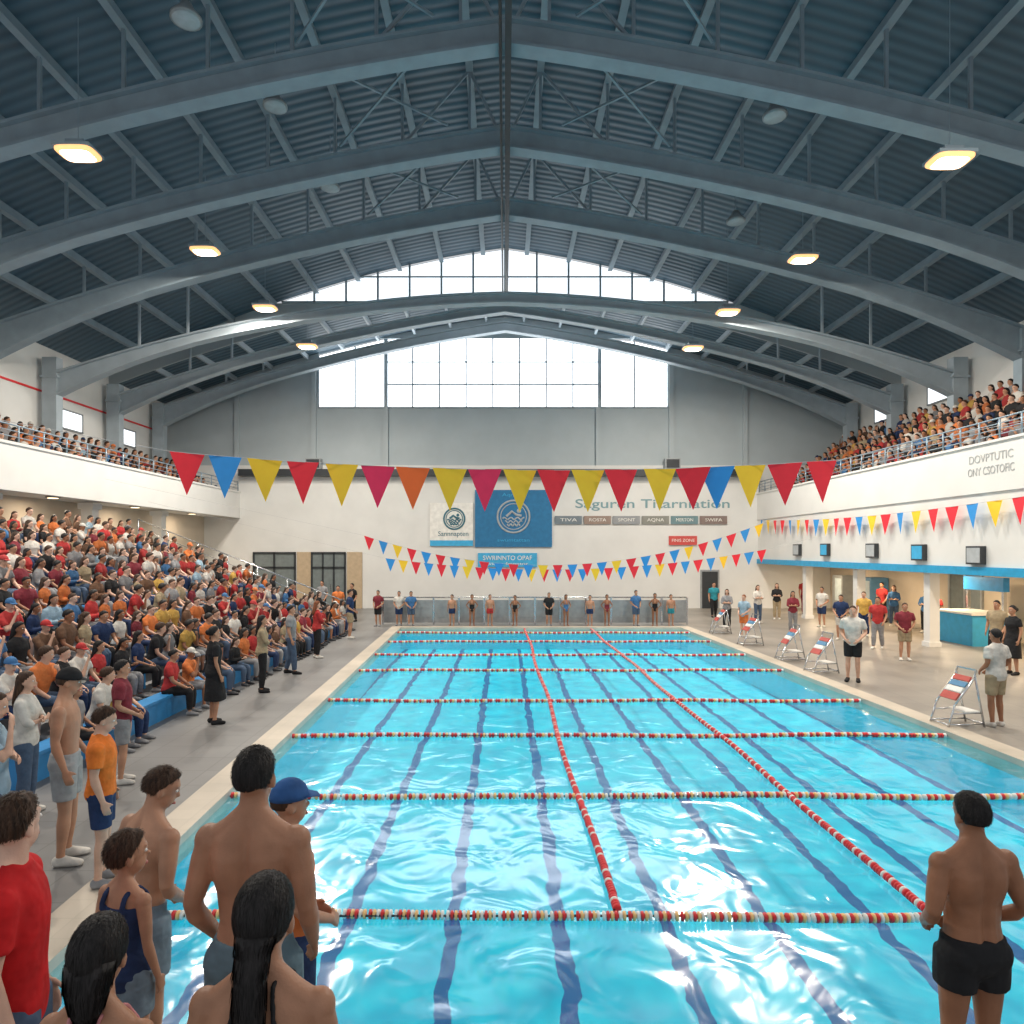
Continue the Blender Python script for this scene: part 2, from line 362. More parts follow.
    for c in clothes:
        kind=c[0]; nm=c[1]; m=MB(); cv2=None
        if kind=='shirt':
            m.loft(trings(c[3] if len(c)>3 else -.09,.572,.014,.012),20,e=2.25)
            for sg,sh,el,wr in arms:
                cc=T@V((sg*(sw-.06),-.012,.455)); m.loft([(cc,.066*ak,.066*ak)]+chain([sh,el,wr],ARMPROF,0,c[2],.017,.006,ak),14)
                m.ell((0,0,0),(.076*ak,.076*ak,.076*ak),12,8,Matrix.Translation(sh))
                m.loft([(T@V((sg*.03,-.02,.565)),.05*ak,.05*ak),(T@V((sg*sw*.88,-.015,.48)),.055*ak,.058*ak)],10)
        elif kind=='tank':
            m.loft(trings(c[3] if len(c)>3 else -.09,.44,.011,.008),20,e=2.25)
            for sg in (1,-1):
                m.loft([(T@V((sg*x*gir,y*gir,z)),.024,.012,T3@V((1,0,0))) for x,y,z in ((.09,-.11,.40),(.088,-.108,.45),(.085,-.085,.5),(.083,-.03,.54),(.083,.03,.525),(.085,.08,.47),(.09,.105,.40))],8)
        elif kind=='suit':
            m.loft(trings(-.12,.30,.007,0),20,e=2.25)
            for sg in (1,-1):
                m.tube([T@V((sg*x*gir,y*gir,z)) for x,y,z in ((.075,-.1,.28),(.07,-.108,.36),(.06,-.108,.43),(.052,-.1,.49),(.05,-.07,.55),(.06,-.02,.56),(.07,.05,.52),(.08,.1,.44),(.08,.12,.34))],.011,8)
            cv2=.008
        elif kind=='halter':
            m.loft(trings(.2,.29,.007,0),20,e=2.25)
            for sg in (1,-1): m.tube([T@V((sg*x,y,z)) for x,y,z in ((.11,-.09,.26),(.085,-.105,.38),(.06,-.1,.48),(.05,-.075,.555),(.055,-.0,.575),(.07,.06,.52),(.08,.11,.4))],.009,8)
            cv2=.007
        elif kind=='legs':
            m.loft(trings(-.135,.085,.013),20,e=2.25)
            for sg,hp,kn,an in legs:
                m.loft(chain([hp,kn,an],LEGPROF,0,c[2],.018,c[3] if len(c)>3 else .012,lk),14)
                m.ell((0,0,0),(.106*lk,.108*lk,.1*lk),12,8,Matrix.Translation(hp+V((0,-.02,0))))
        elif kind=='skirt':
            m.loft(trings(-.05,.09,.013)+[],20,e=2.2)
            b=V(pelvis); m.loft([(b+V((0,0,.0)),.18,.13,(1,0,0)),(b+V((0,.01,-.15)),.2,.155,(1,0,0)),(b+V((0,.02,c[2])),.23,.19,(1,0,0))],20)
        elif kind=='shoes':
            for sg,hp,kn,an in legs:
                m=MB(); foot(m,an,.008,sg); m.loft([(an+V((0,0,.01)),.043,.046),(an+V((0,0,-.04)),.043,.05)],10)
                parts.append(('shoe',remesh(m,.014,2,CLOTH,'shoe')))
            continue
        elif kind=='cap':
            c0=V((0,.003,.745)); n,k=24,9
            rings=[]
            for i in range(k):
                th=PI*.5*i/(k-1)*1.02; r=math.sin(max(th,.06))
                rings.append((H@(c0+V((0,0,.108*math.cos(th)+.002))),.088*r,.108*r,H.to_3x3()@V((1,0,0))))
            m.loft(rings[::-1],n)
            if c[2]: m.loft([(H@V((0,.07,.752)),.07,.008,H.to_3x3()@V((1,0,0))),(H@V((0,.12,.75)),.068,.007,H.to_3x3()@V((1,0,0))),(H@V((0,.165,.738)),.045,.006,H.to_3x3()@V((1,0,0)))],14)
            me=m.mesh(nm,CLOTH,True); parts.append((nm,me)); continue
        cvv=cv2 or (.016 if (cv<.016 and vox>.012) else cv)
        parts.append((nm,remesh(m,cvv,3,CLOTH,nm)))
    if hair:
        near=vox<.0115
        m=MB(); n,k=(44,30) if near else (26,16); vs=[]; c0=V((0,.0,.737))
        sc_={'short':1.1,'buzz':1.06,'curly':1.2,'long':1.14,'bun':1.12,'pony':1.11,'cap':1.03,'bob':1.14}[hair]; nz={'curly':.1,'short':.05,'buzz':.014,'bob':.03,'pony':.02}.get(hair,.035)
        low=-.6 if sex=='m' else -.75
        if hair=='bob': low=-.95
        def hairpt(u,a):
            t=min(1,max(0,(u.y+.35)/1.0)); bound=low+(.52-low)*t+.1*noise.noise(V((a*2.2,1.3,low)))
            w=min(1,max(0,(u.z-bound)/.12)); w=w*w*(3-2*w)
            st=noise.noise(V((u.x*9,u.y*9,u.z*3)))
            s_=.86+(sc_-.86)*w+ w*nz*(st+.4*noise.noise(u*22))
            return c0+V((.076*u.x,.098*u.y,.098*u.z))*s_, w
        for i in range(k+1):
            th=PI*i/k
            for j in range(n):
                a=2*PI*j/n; u=V((math.sin(th)*math.cos(a),math.sin(th)*math.sin(a),math.cos(th)))
                vs.append(H@hairpt(u,a)[0])
        fs=[(i*n+j,(i+1)*n+j,(i+1)*n+(j+1)%n,i*n+(j+1)%n) for i in range(k) for j in range(n)]
        m.add(vs,fs)
        H3=H.to_3x3()@V((1,0,0))
        tail=None
        if hair=='long': tail=[((0,-.03,.79),.06,.06),((0,-.045,.72),.09,.068),((0,-.062,.64),.094,.058),((0,-.09,.55),.095,.045),((0,-.115,.47),.08,.03),((0,-.12,.40),.05,.018)]
        if hair=='pony': tail=[((0,-.06,.71),.06,.05),((0,-.09,.665),.05,.035),((0,-.112,.61),.046,.034),((.003,-.128,.53),.046,.034),((.006,-.135,.44),.038,.026),((.01,-.132,.36),.022,.016),((.012,-.13,.31),.006,.006)]
        if hair=='bun': m.ell((0,-.105,.735),(.05,.045,.05),16,10,H)
        if hair=='bob': tail=[((0,-.05,.72),.08,.06),((.004,-.075,.65),.07,.05),((.008,-.09,.59),.05,.035),((.012,-.1,.54),.02,.014)]
        if tail: m.loft([(H@V(p),a,b,H3) for p,a,b in tail],18)
        if near and hair!='cap':
            rr=random.Random(5); ln={'buzz':.016,'short':.034,'bob':.05,'pony':.05}.get(hair,.03); cnt={'buzz':4500,'short':3800}.get(hair,3000)
            def onsurf(p,lift):
                q=p-c0; u=V((q.x/.076,q.y/.098,q.z/.098)).normalized(); a=math.atan2(u.y,u.x); hp_,w_=hairpt(u,a)
                nn=V((u.x/.076,u.y/.098,u.z/.098)).normalized(); return hp_+nn*lift
            for q in range(cnt):
                z=rr.uniform(-1,1); a=rr.uniform(0,2*PI); r=math.sqrt(1-z*z); u=V((r*math.cos(a),r*math.sin(a),z))
                p,w=hairpt(u,a)
                if w<.3: continue
                nrm=V((u.x/.076,u.y/.098,u.z/.098)).normalized(); sleek=hair in('bob','pony')
                if sleek: g=(V((0,-.11,.655))-p).normalized()
                else: g=V((0,-.35,-.8)) if u.y<.3 else V((u.x*.3,.4,-.3))
                g=(g-nrm*g.dot(nrm)); g=(g.normalized() if g.length>1e-4 else V((0,0,-1)))
                j=.1 if sleek else .3
                g=(g+V((rr.gauss(0,j),rr.gauss(0,j),rr.gauss(0,j)))).normalized()
                L=ln*rr.uniform(.6,1.2); sd=g.cross(nrm).normalized()*.0016
                lf=rr.uniform(.0,.0025) if sleek else L*rr.uniform(0,.42)
                p0=p-nrm*.002; p1=onsurf(p+g*L*.55,lf*.7+.001); p2=onsurf(p+g*L,lf)
                m.add([H@(p0-sd),H@(p0+sd),H@(p1-sd*.8),H@(p1+sd*.8),H@p2],[(0,1,3,2),(2,3,4)])
            if tail:
                for q in range(1500):
                    i=rr.randrange(len(tail)-1); t=rr.random(); a=rr.uniform(0,2*PI)
                    (pa,ra,ba),(pb,rb,bb)=tail[i],tail[i+1]
                    def tp(t2): 
                        pc=V(pa).lerp(V(pb),t2); return pc+V(((ra+(rb-ra)*t2)*1.02*math.cos(a),(ba+(bb-ba)*t2)*1.04*math.sin(a),0))
                    p0=tp(t); p2=tp(min(t+.7,1.15))+V((rr.gauss(0,.003),rr.gauss(0,.003),0)); p1=(p0+p2)/2; sd=V((.0016*math.sin(a)+.0006,.0016*-math.cos(a),0))
                    m.add([H@(p0-sd),H@(p0+sd),H@(p1-sd),H@(p1+sd),H@p2],[(0,1,3,2),(2,3,4)])
        parts.append(('hair',m.mesh('hair_'+key,HAIR,True)))
    if eyes:
        ew=mat('eye_white',(.8,.78,.74),.3)
        for sg in (1,-1):
            m=MB()
            m.ell((sg*.031,.0855,.722),(.014,.01,.009),10,8,H,0); m.ell((sg*.031,.0925,.722),(.0065,.005,.0065),8,6,H,1)
            parts.append(('eye',m.mesh('eye_'+key,[ew,DARK],True)))
        m=MB(); m.loft([(H@V((-.024,.088,.644)),.003,.003),(H@V((-.01,.099,.646)),.006,.007),(H@V((.01,.099,.646)),.006,.007),(H@V((.024,.088,.644)),.003,.003)],8)
        parts.append(('lips',m.mesh('lips_'+key,mat('lips',(.42,.13,.11),.5),True)))
    PROTO[key]=parts; return parts
SKT={'light':(.64,.38,.27),'fair':(.70,.44,.33),'tan':(.48,.25,.155),'olive':(.40,.20,.12),'brown':(.33,.15,.082),'deep':(.17,.075,.045)}
HRC={'black':(.012,.01,.01),'brown':(.05,.025,.014),'blond':(.42,.27,.11),'grey':(.3,.29,.28),'auburn':(.18,.06,.025)}
def person(key,loc,rotz,h,cols,label,group=None):
    parts=PROTO[key]; o=None
    for nm,me in parts:
        if nm=='body':
            o=link('person',me); o.location=loc; o.rotation_euler=(0,0,rotz); o.scale=(h/1.75,)*3
            o.color=(*SKT[cols.get('skin','tan')],1); tag(o,label,'person',group)
        else:
            c=link(nm,me,o)
            if nm=='hair': c.color=(*HRC[cols.get('hair','black')],1)
            elif nm=='shoe': c.color=(*cols.get('shoes',(.05,.05,.05)),1)
            elif nm in cols: c.color=(*cols[nm],1)
    return o
CC={'orange':(.66,.19,.055),'red':(.46,.04,.04),'white':(.64,.61,.56),'black':(.018,.018,.02),'blue':(.06,.17,.36),'yellow':(.62,.38,.09),'grey':(.27,.27,.28),'maroon':(.22,.03,.045),'navy':(.02,.04,.11),'lightblue':(.33,.47,.58),'jeans':(.07,.11,.18),'teal':(.03,.26,.32),'pink':(.6,.25,.26),'slate':(.2,.27,.33),'khaki':(.38,.3,.19),'brown':(.14,.075,.045)}
CNAME=lambda s:{'lightblue':'pale blue'}.get(s,s)

SITLEG=((.12,.43,.50),(.13,.42,.085))
human('sit_a',pelvis=(0,0,.52),lean=.12,armR='knee',legR=SITLEG,clothes=[('shirt','shirt',.62),('legs','trousers',1.93,0.003),('shoes','shoes')],vox=.018)
human('sit_b',sex='f',pelvis=(0,0,.52),lean=.05,armR='lap',legR=((.09,.43,.50),(.09,.40,.085)),clothes=[('shirt','shirt',.62),('legs','trousers',1.93,0.003),('shoes','shoes')],hair='long',vox=.018,yaw=.2)
human('sit_c',pelvis=(0,0,.52),lean=.1,armR='chin',armL='knee',legR=SITLEG,clothes=[('shirt','shirt',.62),('legs','trousers',1.0,0.01),('shoes','shoes'),('cap','cap',True)],hair='cap',vox=.018,yaw=-.25)
human('sit_d',sex='f',pelvis=(0,0,.52),lean=.2,armR='clap',legR=SITLEG,clothes=[('shirt','shirt',1.9),('legs','trousers',1.93,0.003),('shoes','shoes')],hair='pony',vox=.018,pitch=-.1)
human('sit_e',pelvis=(0,0,.52),lean=.26,armR='knee',armL='chin',legR=SITLEG,clothes=[('shirt','shirt',.62),('legs','trousers',1.1,0.008),('shoes','shoes')],hair='curly',vox=.018,yaw=.35,pitch=-.15)
human('st_tee',clothes=[('shirt','shirt',.65),('legs','shorts',.8),('shoes','shoes')],vox=.016,armR='front')
human('st_trou',clothes=[('shirt','shirt',.65),('legs','trousers',1.93,.004),('shoes','shoes')],vox=.016,armR='down',armL='out',legR=((.1,.08,.49),(.11,.1,.085)),legL=((.1,-.03,.49),(.11,-.14,.09)))
human('st_fem',sex='f',clothes=[('shirt','shirt',1.2),('legs','trousers',1.93,.003),('shoes','shoes')],hair='long',vox=.016,armR='cross')
human('st_dress',sex='f',clothes=[('shirt','blouse',.6),('skirt','skirt',-.5),('shoes','shoes')],hair='bun',vox=.014,armR='down')
human('swim_kid',clothes=[('legs','trunks',.5)],vox=.018,armR='down',hs=1.15)
human('swim_girl',sex='f',clothes=[('suit','swimsuit')],hair='pony',vox=.018,armR='hips',hs=1.15)
def joined(key,name,mats):
    bm=bmesh.new()
    for nm,me in PROTO[key]:
        if nm in('lips',): continue
        n0=len(bm.faces); bm.from_mesh(me); bm.faces.ensure_lookup_table()
        idx={'body':0,'shirt':1,'hair':2,'eye':2,'trousers':3,'shoe':4,'cap':5}.get(nm,3)
        for f in bm.faces[n0:]: f.material_index=idx; f.smooth=True
    me=bpy.data.meshes.new(name)
    for m in mats: me.materials.append(m)
    bm.to_mesh(me); bm.free()
    return me
SHOEM=mat('dark_shoe',(.05,.05,.055),.6)
JOIN={}
SKEYS=('sit_a','sit_b','sit_c','sit_d','sit_e')
for key in SKEYS:
    for vi,(sk,hr,tr,cp) in enumerate((('light','brown','jeans','red'),('tan','black','black','orange'),('brown','black','grey','white'),('fair','brown','navy','blue'))):
        JOIN[key,vi]=(joined(key,f'{key}_{vi}',[mat('skin_'+sk,SKT[sk],.5,nscale=7),CLOTH,mat('hair_'+hr,HRC[hr],.6),mat('trouser_'+tr,CC[tr],.85),SHOEM,mat('cap_'+cp,CC[cp],.8)]),sk,hr,tr,cp)

# near figures
NV=.0085
human('n_center',clothes=[('legs','swim_shorts',.7)],hair='buzz',vox=NV,back=True,armR='out',eyes=True,gir=.93)
human('n_right',clothes=[('legs','swim_shorts',.42)],hair='buzz',vox=NV,back=True,armR='front',gir=.96)
human('n_red',clothes=[('shirt','shirt',.62),('legs','jeans',1.93,.004),('shoes','shoes')],hair='short',vox=NV,armR='down',yaw=1.0,pitch=-.05,gir=.86)
human('n_teen',sex='f',clothes=[('suit','swimsuit')],hair='bob',vox=NV,armR='down',back=True,yaw=.15,hs=1.02,gir=.95)
human('n_kid',sex='f',clothes=[('tank','tank_top'),('legs','shorts',.6)],hair='short',vox=NV,armR='down',yaw=-.5,hs=1.22,gir=.97)
human('n_woman',sex='f',clothes=[('halter','halter_top'),('legs','swim_briefs',.12)],hair='pony',vox=NV,armR='down',back=True,gir=1.02,hs=1.03)
human('n_lean',clothes=[('legs','swim_shorts',.75)],hair='short',vox=.01,back=True,armR='front',lean=.12,yaw=-.6,pitch=.2,tilt=.04,gir=.95)
human('n_cap',clothes=[('shirt','shirt',.62),('legs','shorts',.8),('cap','cap',True)],hair='cap',vox=.012,armR='front',yaw=-.2,gir=.92)
human('n_grey',clothes=[('legs','swim_shorts',.75),('shoes','shoes'),('cap','cap',True)],hair='cap',vox=.0105,back=True,armR='down',yaw=.2,pitch=.15,armL='out',gir=.95)
human('n_boy',clothes=[('shirt','shirt',.65,-.04),('legs','shorts',.75),('shoes','shoes')],hair='short',vox=.0112,armR='down',pitch=.2,hs=1.06)
human('n_face',sex='f',clothes=[('shirt','shirt',.6),('legs','trousers',1.93,.003),('shoes','shoes')],hair='pony',vox=.012,armR='face',armL='cross',pitch=.15)
PLT=.55
person('n_center',(-1.01,2.75,PLT),-.05,1.74,dict(skin='olive',hair='black',swim_shorts=(.13,.2,.24)),'bare-backed man in slate swim shorts standing behind woman with long black ponytail','swimmers watching from the near end')
person('n_right',(2.53,3.7,0),.08,1.77,dict(skin='brown',hair='black',swim_shorts=CC['black']),'bare-backed man in black swim trunks alone at right by the near pool edge')
person('n_red',(-1.83,2.55,PLT),-1.2,1.62,dict(skin='fair',hair='brown',shirt=(.55,.012,.015),jeans=CC['jeans'],shoes=CC['black']),'man in plain red t-shirt at the far left front corner, seen from behind')
person('n_teen',(-1.16,1.95,PLT),-.1,1.48,dict(skin='olive',hair='black',swimsuit=CC['pink']),'girl with gathered dark hair and swimsuit straps at front, beside the red-shirted man')
person('n_kid',(-1.72,3.1,PLT),-.35,1.23,dict(skin='tan',hair='brown',tank_top=CC['navy'],shorts=CC['slate']),'small child in navy tank top standing behind girl with gathered dark hair')
person('n_woman',(-.67,1.9,PLT),0,1.62,dict(skin='olive',hair='black',halter_top=CC['black'],swim_briefs=CC['black']),'woman with long black ponytail and black halter strap, front centre-left')
person('n_lean',(-2.16,4.05,0),-.5,1.78,dict(skin='tan',hair='brown',swim_shorts=CC['slate']),'bare-backed dark-haired young man in slate shorts leaning beside orange-shirted boy')
person('n_cap',(-1.22,3.85,0),-.85,1.78,dict(skin='tan',hair='brown',shirt=CC['orange'],shorts=CC['navy'],cap=(.03,.10,.28)),'person in blue cap and orange shirt partly hidden behind bare-backed man')
person('n_grey',(-4.37,6.8,0),-1.25,1.9,dict(skin='tan',hair='brown',swim_shorts=(.36,.37,.38),shoes=CC['white'],cap=CC['black']),'tall shirtless man in dark cap, grey shorts and white shoes on left deck')
person('n_boy',(-3.72,6.3,0.025),-1.2,1.60,dict(skin='light',hair='brown',shirt=(.8,.2,.03),shorts=CC['navy'],shoes=CC['grey']),'boy in orange t-shirt and navy shorts standing on left deck')
person('n_face',(-4.62,6.15,0),-1.2,1.80,dict(skin='light',hair='brown',shirt=CC['lightblue'],trousers=CC['jeans'],shoes=CC['white']),'woman in pale blue shirt holding a hand to her face, left edge')
person('st_dress',(-5.2,12.2,0),-.9,1.72,dict(skin='tan',hair='black',blouse=CC['black'],skirt=CC['black'],shoes=CC['black']),'woman in black dress standing on deck before the blue bench')
person('st_fem',(-5.3,14.9,0),-1.2,1.66,dict(skin='tan',hair='black',shirt=CC['khaki'],trousers=CC['black'],shoes=CC['black']),'woman in khaki top with crossed arms standing before left grandstand')
NSTAND=13
def bypx(key,px,Z,h,rot,cols,label,group=None):
    global NSTAND; NSTAND+=1
    return person(key,((px-505)*Z/F,Z,0),rot,h,cols,label,group)
GL='people standing in front of the left grandstand'
bypx('st_fem',26,8.0,1.66,-1.3,dict(skin='light',hair='brown',shirt=CC['white'],trousers=CC['jeans'],shoes=CC['white']),'woman in white top standing behind the tall shirtless man at left edge',GL)
bypx('st_tee',122,9.1,1.62,-1.1,dict(skin='tan',hair='black',shirt=CC['maroon'],shorts=CC['grey'],shoes=CC['white']),'person in maroon shirt standing at the near end of the blue bench',GL)
bypx('st_trou',291,17.1,1.7,-1.4,dict(skin='tan',hair='black',shirt=CC['grey'],trousers=CC['jeans'],shoes=CC['black']),'man in grey shirt and jeans standing before left grandstand',GL)
bypx('st_fem',317,19.6,1.62,-1.0,dict(skin='light',hair='auburn',shirt=CC['red'],trousers=CC['black'],shoes=CC['white']),'auburn-haired woman in red top standing before left grandstand',GL)
bypx('st_tee',350,23.9,1.7,-1.5,dict(skin='tan',hair='black',shirt=CC['navy'],shorts=CC['khaki'],shoes=CC['white']),'man in navy shirt and khaki shorts near the far end of left grandstand',GL)
G='people standing on the right pool deck'
bypx('st_tee',853,16.1,1.77,2.6,dict(skin='light',hair='brown',shirt=CC['white'],shorts=CC['black'],shoes=CC['black']),'man in white t-shirt and black shorts standing on right deck facing camera',G)
bypx('st_trou',878,21.4,1.62,2.4,dict(skin='tan',hair='black',shirt=CC['red'],trousers=CC['grey'],shoes=CC['white']),'man in red shirt and grey trousers behind the white-shirted man',G)
bypx('st_tee',905,19.2,1.6,2.8,dict(skin='tan',hair='brown',shirt=CC['maroon'],shorts=CC['khaki'],shoes=CC['white']),'person in maroon shirt and khaki shorts on right deck near pillars',G)
bypx('st_tee',996,12.0,1.70,.3,dict(skin='brown',hair='black',shirt=CC['white'],shorts=CC['khaki'],shoes=CC['white']),'person in white t-shirt seen from behind beside the nearest starting block',G)
bypx('st_dress',1013,17.0,1.7,1.7,dict(skin='tan',hair='black',blouse=CC['black'],skirt=CC['black'],shoes=CC['black']),'woman in black dress at the right edge of the deck',G)
bypx('st_trou',997,18.5,1.72,2.0,dict(skin='tan',hair='black',shirt=CC['khaki'],trousers=CC['black'],shoes=CC['black']),'man in khaki shirt behind the woman in black dress',G)
bypx('st_trou',936,24.5,1.6,1.8,dict(skin='tan',hair='black',shirt=CC['red'],trousers=CC['navy'],shoes=CC['black']),'person in red shirt standing left of the blue kiosk',G)
bypx('st_fem',926,25.6,1.6,2.3,dict(skin='light',hair='brown',shirt=CC['blue'],trousers=CC['black'],shoes=CC['white']),'woman in blue top standing left of the red-shirted kiosk customer',G)
bypx('st_fem',894,27.8,1.65,2.6,dict(skin='light',hair='brown',shirt=CC['blue'],trousers=CC['jeans'],shoes=CC['white']),'woman in blue top by the third deck pillar',G)
bypx('st_trou',882,29.2,1.7,2.0,dict(skin='tan',hair='black',shirt=CC['red'],trousers=CC['black'],shoes=CC['black']),'man in red shirt and black trousers far back by pillars',G)
bypx('st_trou',805,33,1.75,3.0,dict(skin='tan',hair='black',shirt=CC['red'],trousers=CC['maroon'],shoes=CC['black']),'man in red shirt and maroon trousers in the far right corner',G)
bypx('st_fem',777,30.5,1.6,2.8,dict(skin='light',hair='brown',shirt=CC['black'],trousers=CC['khaki'],shoes=CC['white']),'woman in black top and khaki trousers at far right deck',G)
bypx('st_tee',744,24.3,1.5,2.2,dict(skin='light',hair='auburn',shirt=CC['lightblue'],shorts=CC['orange'],shoes=CC['white']),'child in pale blue shirt and orange shorts by far starting block',G)
bypx('st_fem',727,26.8,1.55,2.8,dict(skin='light',hair='brown',shirt=CC['grey'],trousers=CC['black'],shoes=CC['white']),'woman in grey top near far right pool corner',G)
bypx('st_tee',841,23.5,1.55,2.5,dict(skin='tan',hair='black',shirt=CC['navy'],shorts=CC['white'],shoes=CC['white']),'person in navy shirt and white shorts behind the white-shirted man',G)
bypx('st_trou',864,24.4,1.6,2.5,dict(skin='light',hair='brown',shirt=CC['yellow'],trousers=CC['navy'],shoes=CC['white']),'person in yellow shirt on right deck before the pillars',G)
bypx('st_trou',714,31.5,1.6,3.1,dict(skin='tan',hair='black',shirt=CC['teal'],trousers=CC['black'],shoes=CC['black']),'person in teal shirt before the dark far door',G)
bypx('st_tee',822,27.5,1.6,2.2,dict(skin='tan',hair='black',shirt=CC['white'],shorts=CC['navy'],shoes=CC['white']),'person in white shirt and navy shorts far back on right deck',G)
bypx('st_fem',793,25.5,1.55,2.9,dict(skin='tan',hair='black',shirt=CC['maroon'],trousers=CC['grey'],shoes=CC['black']),'woman in maroon top and grey trousers far back on right deck',G)
bypx('st_fem',758,29,1.6,3.2,dict(skin='light',hair='brown',shirt=CC['white'],trousers=CC['jeans'],shoes=CC['white']),'woman in white top and jeans at far right deck',G)
GF='young swimmers lined up at the far end of the pool'
farp=[(378,27.75,1.45,'maroon','black'),(399,28.0,1.4,'white','navy'),(411,27.9,1.4,'blue','jeans'),(452,27.9,1.25,None,'navy'),(472,27.9,1.25,None,'black'),(490,27.9,1.25,None,'red'),(515,27.9,1.22,None,'black'),(549,27.9,1.35,'black','black'),(566,27.9,1.25,None,'blue'),(590,27.9,1.22,None,'navy'),(607,27.9,1.25,None,'maroon'),(636,27.8,1.45,'blue','jeans'),(655,27.9,1.3,None,'black'),(671,27.9,1.25,None,'teal')]
for i,(px,Z,h,s,l) in enumerate(farp):
    if s:
        bypx('st_tee',px,Z,h,PI+.3*(i%3-1),dict(skin='tan',hair='black',shirt=CC[s],shorts=CC[l],shoes=CC['grey']),f'youth in {s} shirt before the grey barrier, {ordn(i+1)} from left at far pool end',GF)
    else:
        k='swim_kid' if i%2 else 'swim_girl'
        bypx(k,px,Z,h,PI+.3*(i%3-1),dict(skin=('brown','tan')[i%2],hair='black',trunks=CC[l],swimsuit=CC[l]),f'young swimmer in {l} swimwear before grey barrier, {ordn(i+1)} from left at far end',GF)
for i,(px,Z,h,s) in enumerate(((352,29.5,1.65,'black'),(322,31,1.7,'grey'),(338,28.5,1.6,'orange'))):
    bypx('st_trou',px,Z,h,2.5+i*.4,dict(skin='tan',hair='black',shirt=CC[s],trousers=CC['black'],shoes=CC['black']),f'person in {s} shirt near the glass doors at the far left')

# seated crowd
LX=lambda k:-6.3-.9*k
LZ=lambda k:.34*k
shirtw=['orange']*17+['red']*18+['white']*15+['black']*19+['blue']*7+['yellow']*7+['grey']*7+['maroon']*8+['lightblue']*3+['navy']*9+['khaki']*5+['brown']*7
keyw=['sit_a']*30+['sit_b']*28+['sit_c']*9+['sit_d']*18+['sit_e']*15
seats=[]
for k in range(10):
    y=9.7+RND.random()*.4; i=0
    while y<26.3:
        X=LX(k)
        if 505+F*(X+.3)/y>-12 and RND.random()>(.28 if k==0 and y<19 else .04):
            i+=1; seats.append((y,k,i,X+RND.uniform(-.02,.06)))
        y+=.53+RND.uniform(0,.12)
seats.sort()
GS='spectators seated in the left grandstand'
MAXI=299-NSTAND
stuff=[]
for q,(y,k,i,X) in enumerate(seats):
    key=RND.choice(keyw); s=RND.choice(shirtw); vi=RND.randrange(4); rot=-PI/2+RND.uniform(-.3,.34); h=RND.uniform(1.5,1.74) if key not in('sit_b','sit_d') else RND.uniform(1.38,1.62)
    loc=(X,y,LZ(k))
    if q>=MAXI: stuff.append((key,loc,rot,h,s)); continue
    me,sk,hr,tr,cp=JOIN[key,vi]
    hd=f'{cp} cap' if key=='sit_c' else hr+' hair'
    sn=CNAME(s)
    lab=f'spectator in {sn} shirt, {hd}, {ordn(k+1)} row of left grandstand, {ordn(i)} from near end'
    if y<14.5:
        person(key,loc,rot,h,dict(skin=sk,hair=hr,shirt=CC[s],trousers=CC[tr],shoes=CC['grey'],cap=CC[cp]),lab,GS)
    else:
        o=link('person',me); o.location=loc; o.rotation_euler=(0,0,rot); o.scale=(h/1.75,)*3
        c=CC[s]; f=RND.uniform(.65,1.15); o.color=(c[0]*f,c[1]*f,c[2]*f,1); tag(o,lab,'person',GS)
for k in range(4):
    y=18.0+RND.random()*.5
    while y<35.8:
        if RND.random()>.04: stuff.append((RND.choice(keyw),(-15.05-.78*k,y,5.1+.45*k),-PI/2+RND.uniform(-.3,.3),RND.uniform(1.6,1.78),RND.choice(shirtw)))
        y+=.48+RND.uniform(0,.1)
for k in range(6):
    y=16.0+RND.random()*.5
    while y<35.8:
        if RND.random()>.03: stuff.append((RND.choice(keyw),(14.3+.68*k,y,5.1+.54*k),PI/2+RND.uniform(-.3,.3),RND.uniform(1.55,1.78),RND.choice(shirtw)))
        y+=.45+RND.uniform(0,.1)
LOW={}
for key in SKEYS:
    dec=evalmesh(JOIN[key,0][0].copy(),lambda ob:setattr(ob.modifiers.new('d','DECIMATE'),'ratio',.07))
    nv=len(dec.vertices); co=np.zeros(nv*3); dec.vertices.foreach_get('co',co)
    dec.calc_loop_triangles(); nt=len(dec.loop_triangles); tri=np.zeros(nt*3,dtype=np.int64); dec.loop_triangles.foreach_get('vertices',tri)
    mi=np.zeros(nt,dtype=np.int64); dec.loop_triangles.foreach_get('material_index',mi)
    vm=np.zeros(nv,dtype=np.int64); vm[tri.reshape(-1,3)]=mi[:,None]
    LOW[key]=(co.reshape(-1,3),tri.reshape(-1,3),vm)
allv=[];allt=[];allc=[];off=0
for key,loc,rot,h,s in stuff:
    co,tri,vm=LOW[key]; c,sn=math.cos(rot),math.sin(rot); k=h/1.75
    p=co*k; q=np.stack([p[:,0]*c-p[:,1]*sn+loc[0],p[:,0]*sn+p[:,1]*c+loc[1],p[:,2]+loc[2]],1)
    f=RND.uniform(.55,1.0); sc3=tuple(x*f for x in CC[s])
    pal=np.array([(*SKT[RND.choice(['light','tan','tan','brown'])],1),(*sc3,1),(*HRC[RND.choice(['black','brown','brown','black'])],1),(*CC[RND.choice(['jeans','black','navy','grey'])],1),(.05,.05,.05,1),(*CC[RND.choice(['red','white','orange','navy'])],1)])
    allv.append(q); allt.append(tri+off); allc.append(pal[vm]); off+=len(q)
vv=np.concatenate(allv); tt=np.concatenate(allt); cc=np.concatenate(allc)
me=bpy.data.meshes.new('crowd'); me.from_pydata(vv.tolist(),[],tt.tolist()); me.materials.append(CROWD)
at=me.color_attributes.new('Col','FLOAT_COLOR','POINT'); at.data.foreach_set('color',cc.astype(np.float32).ravel())
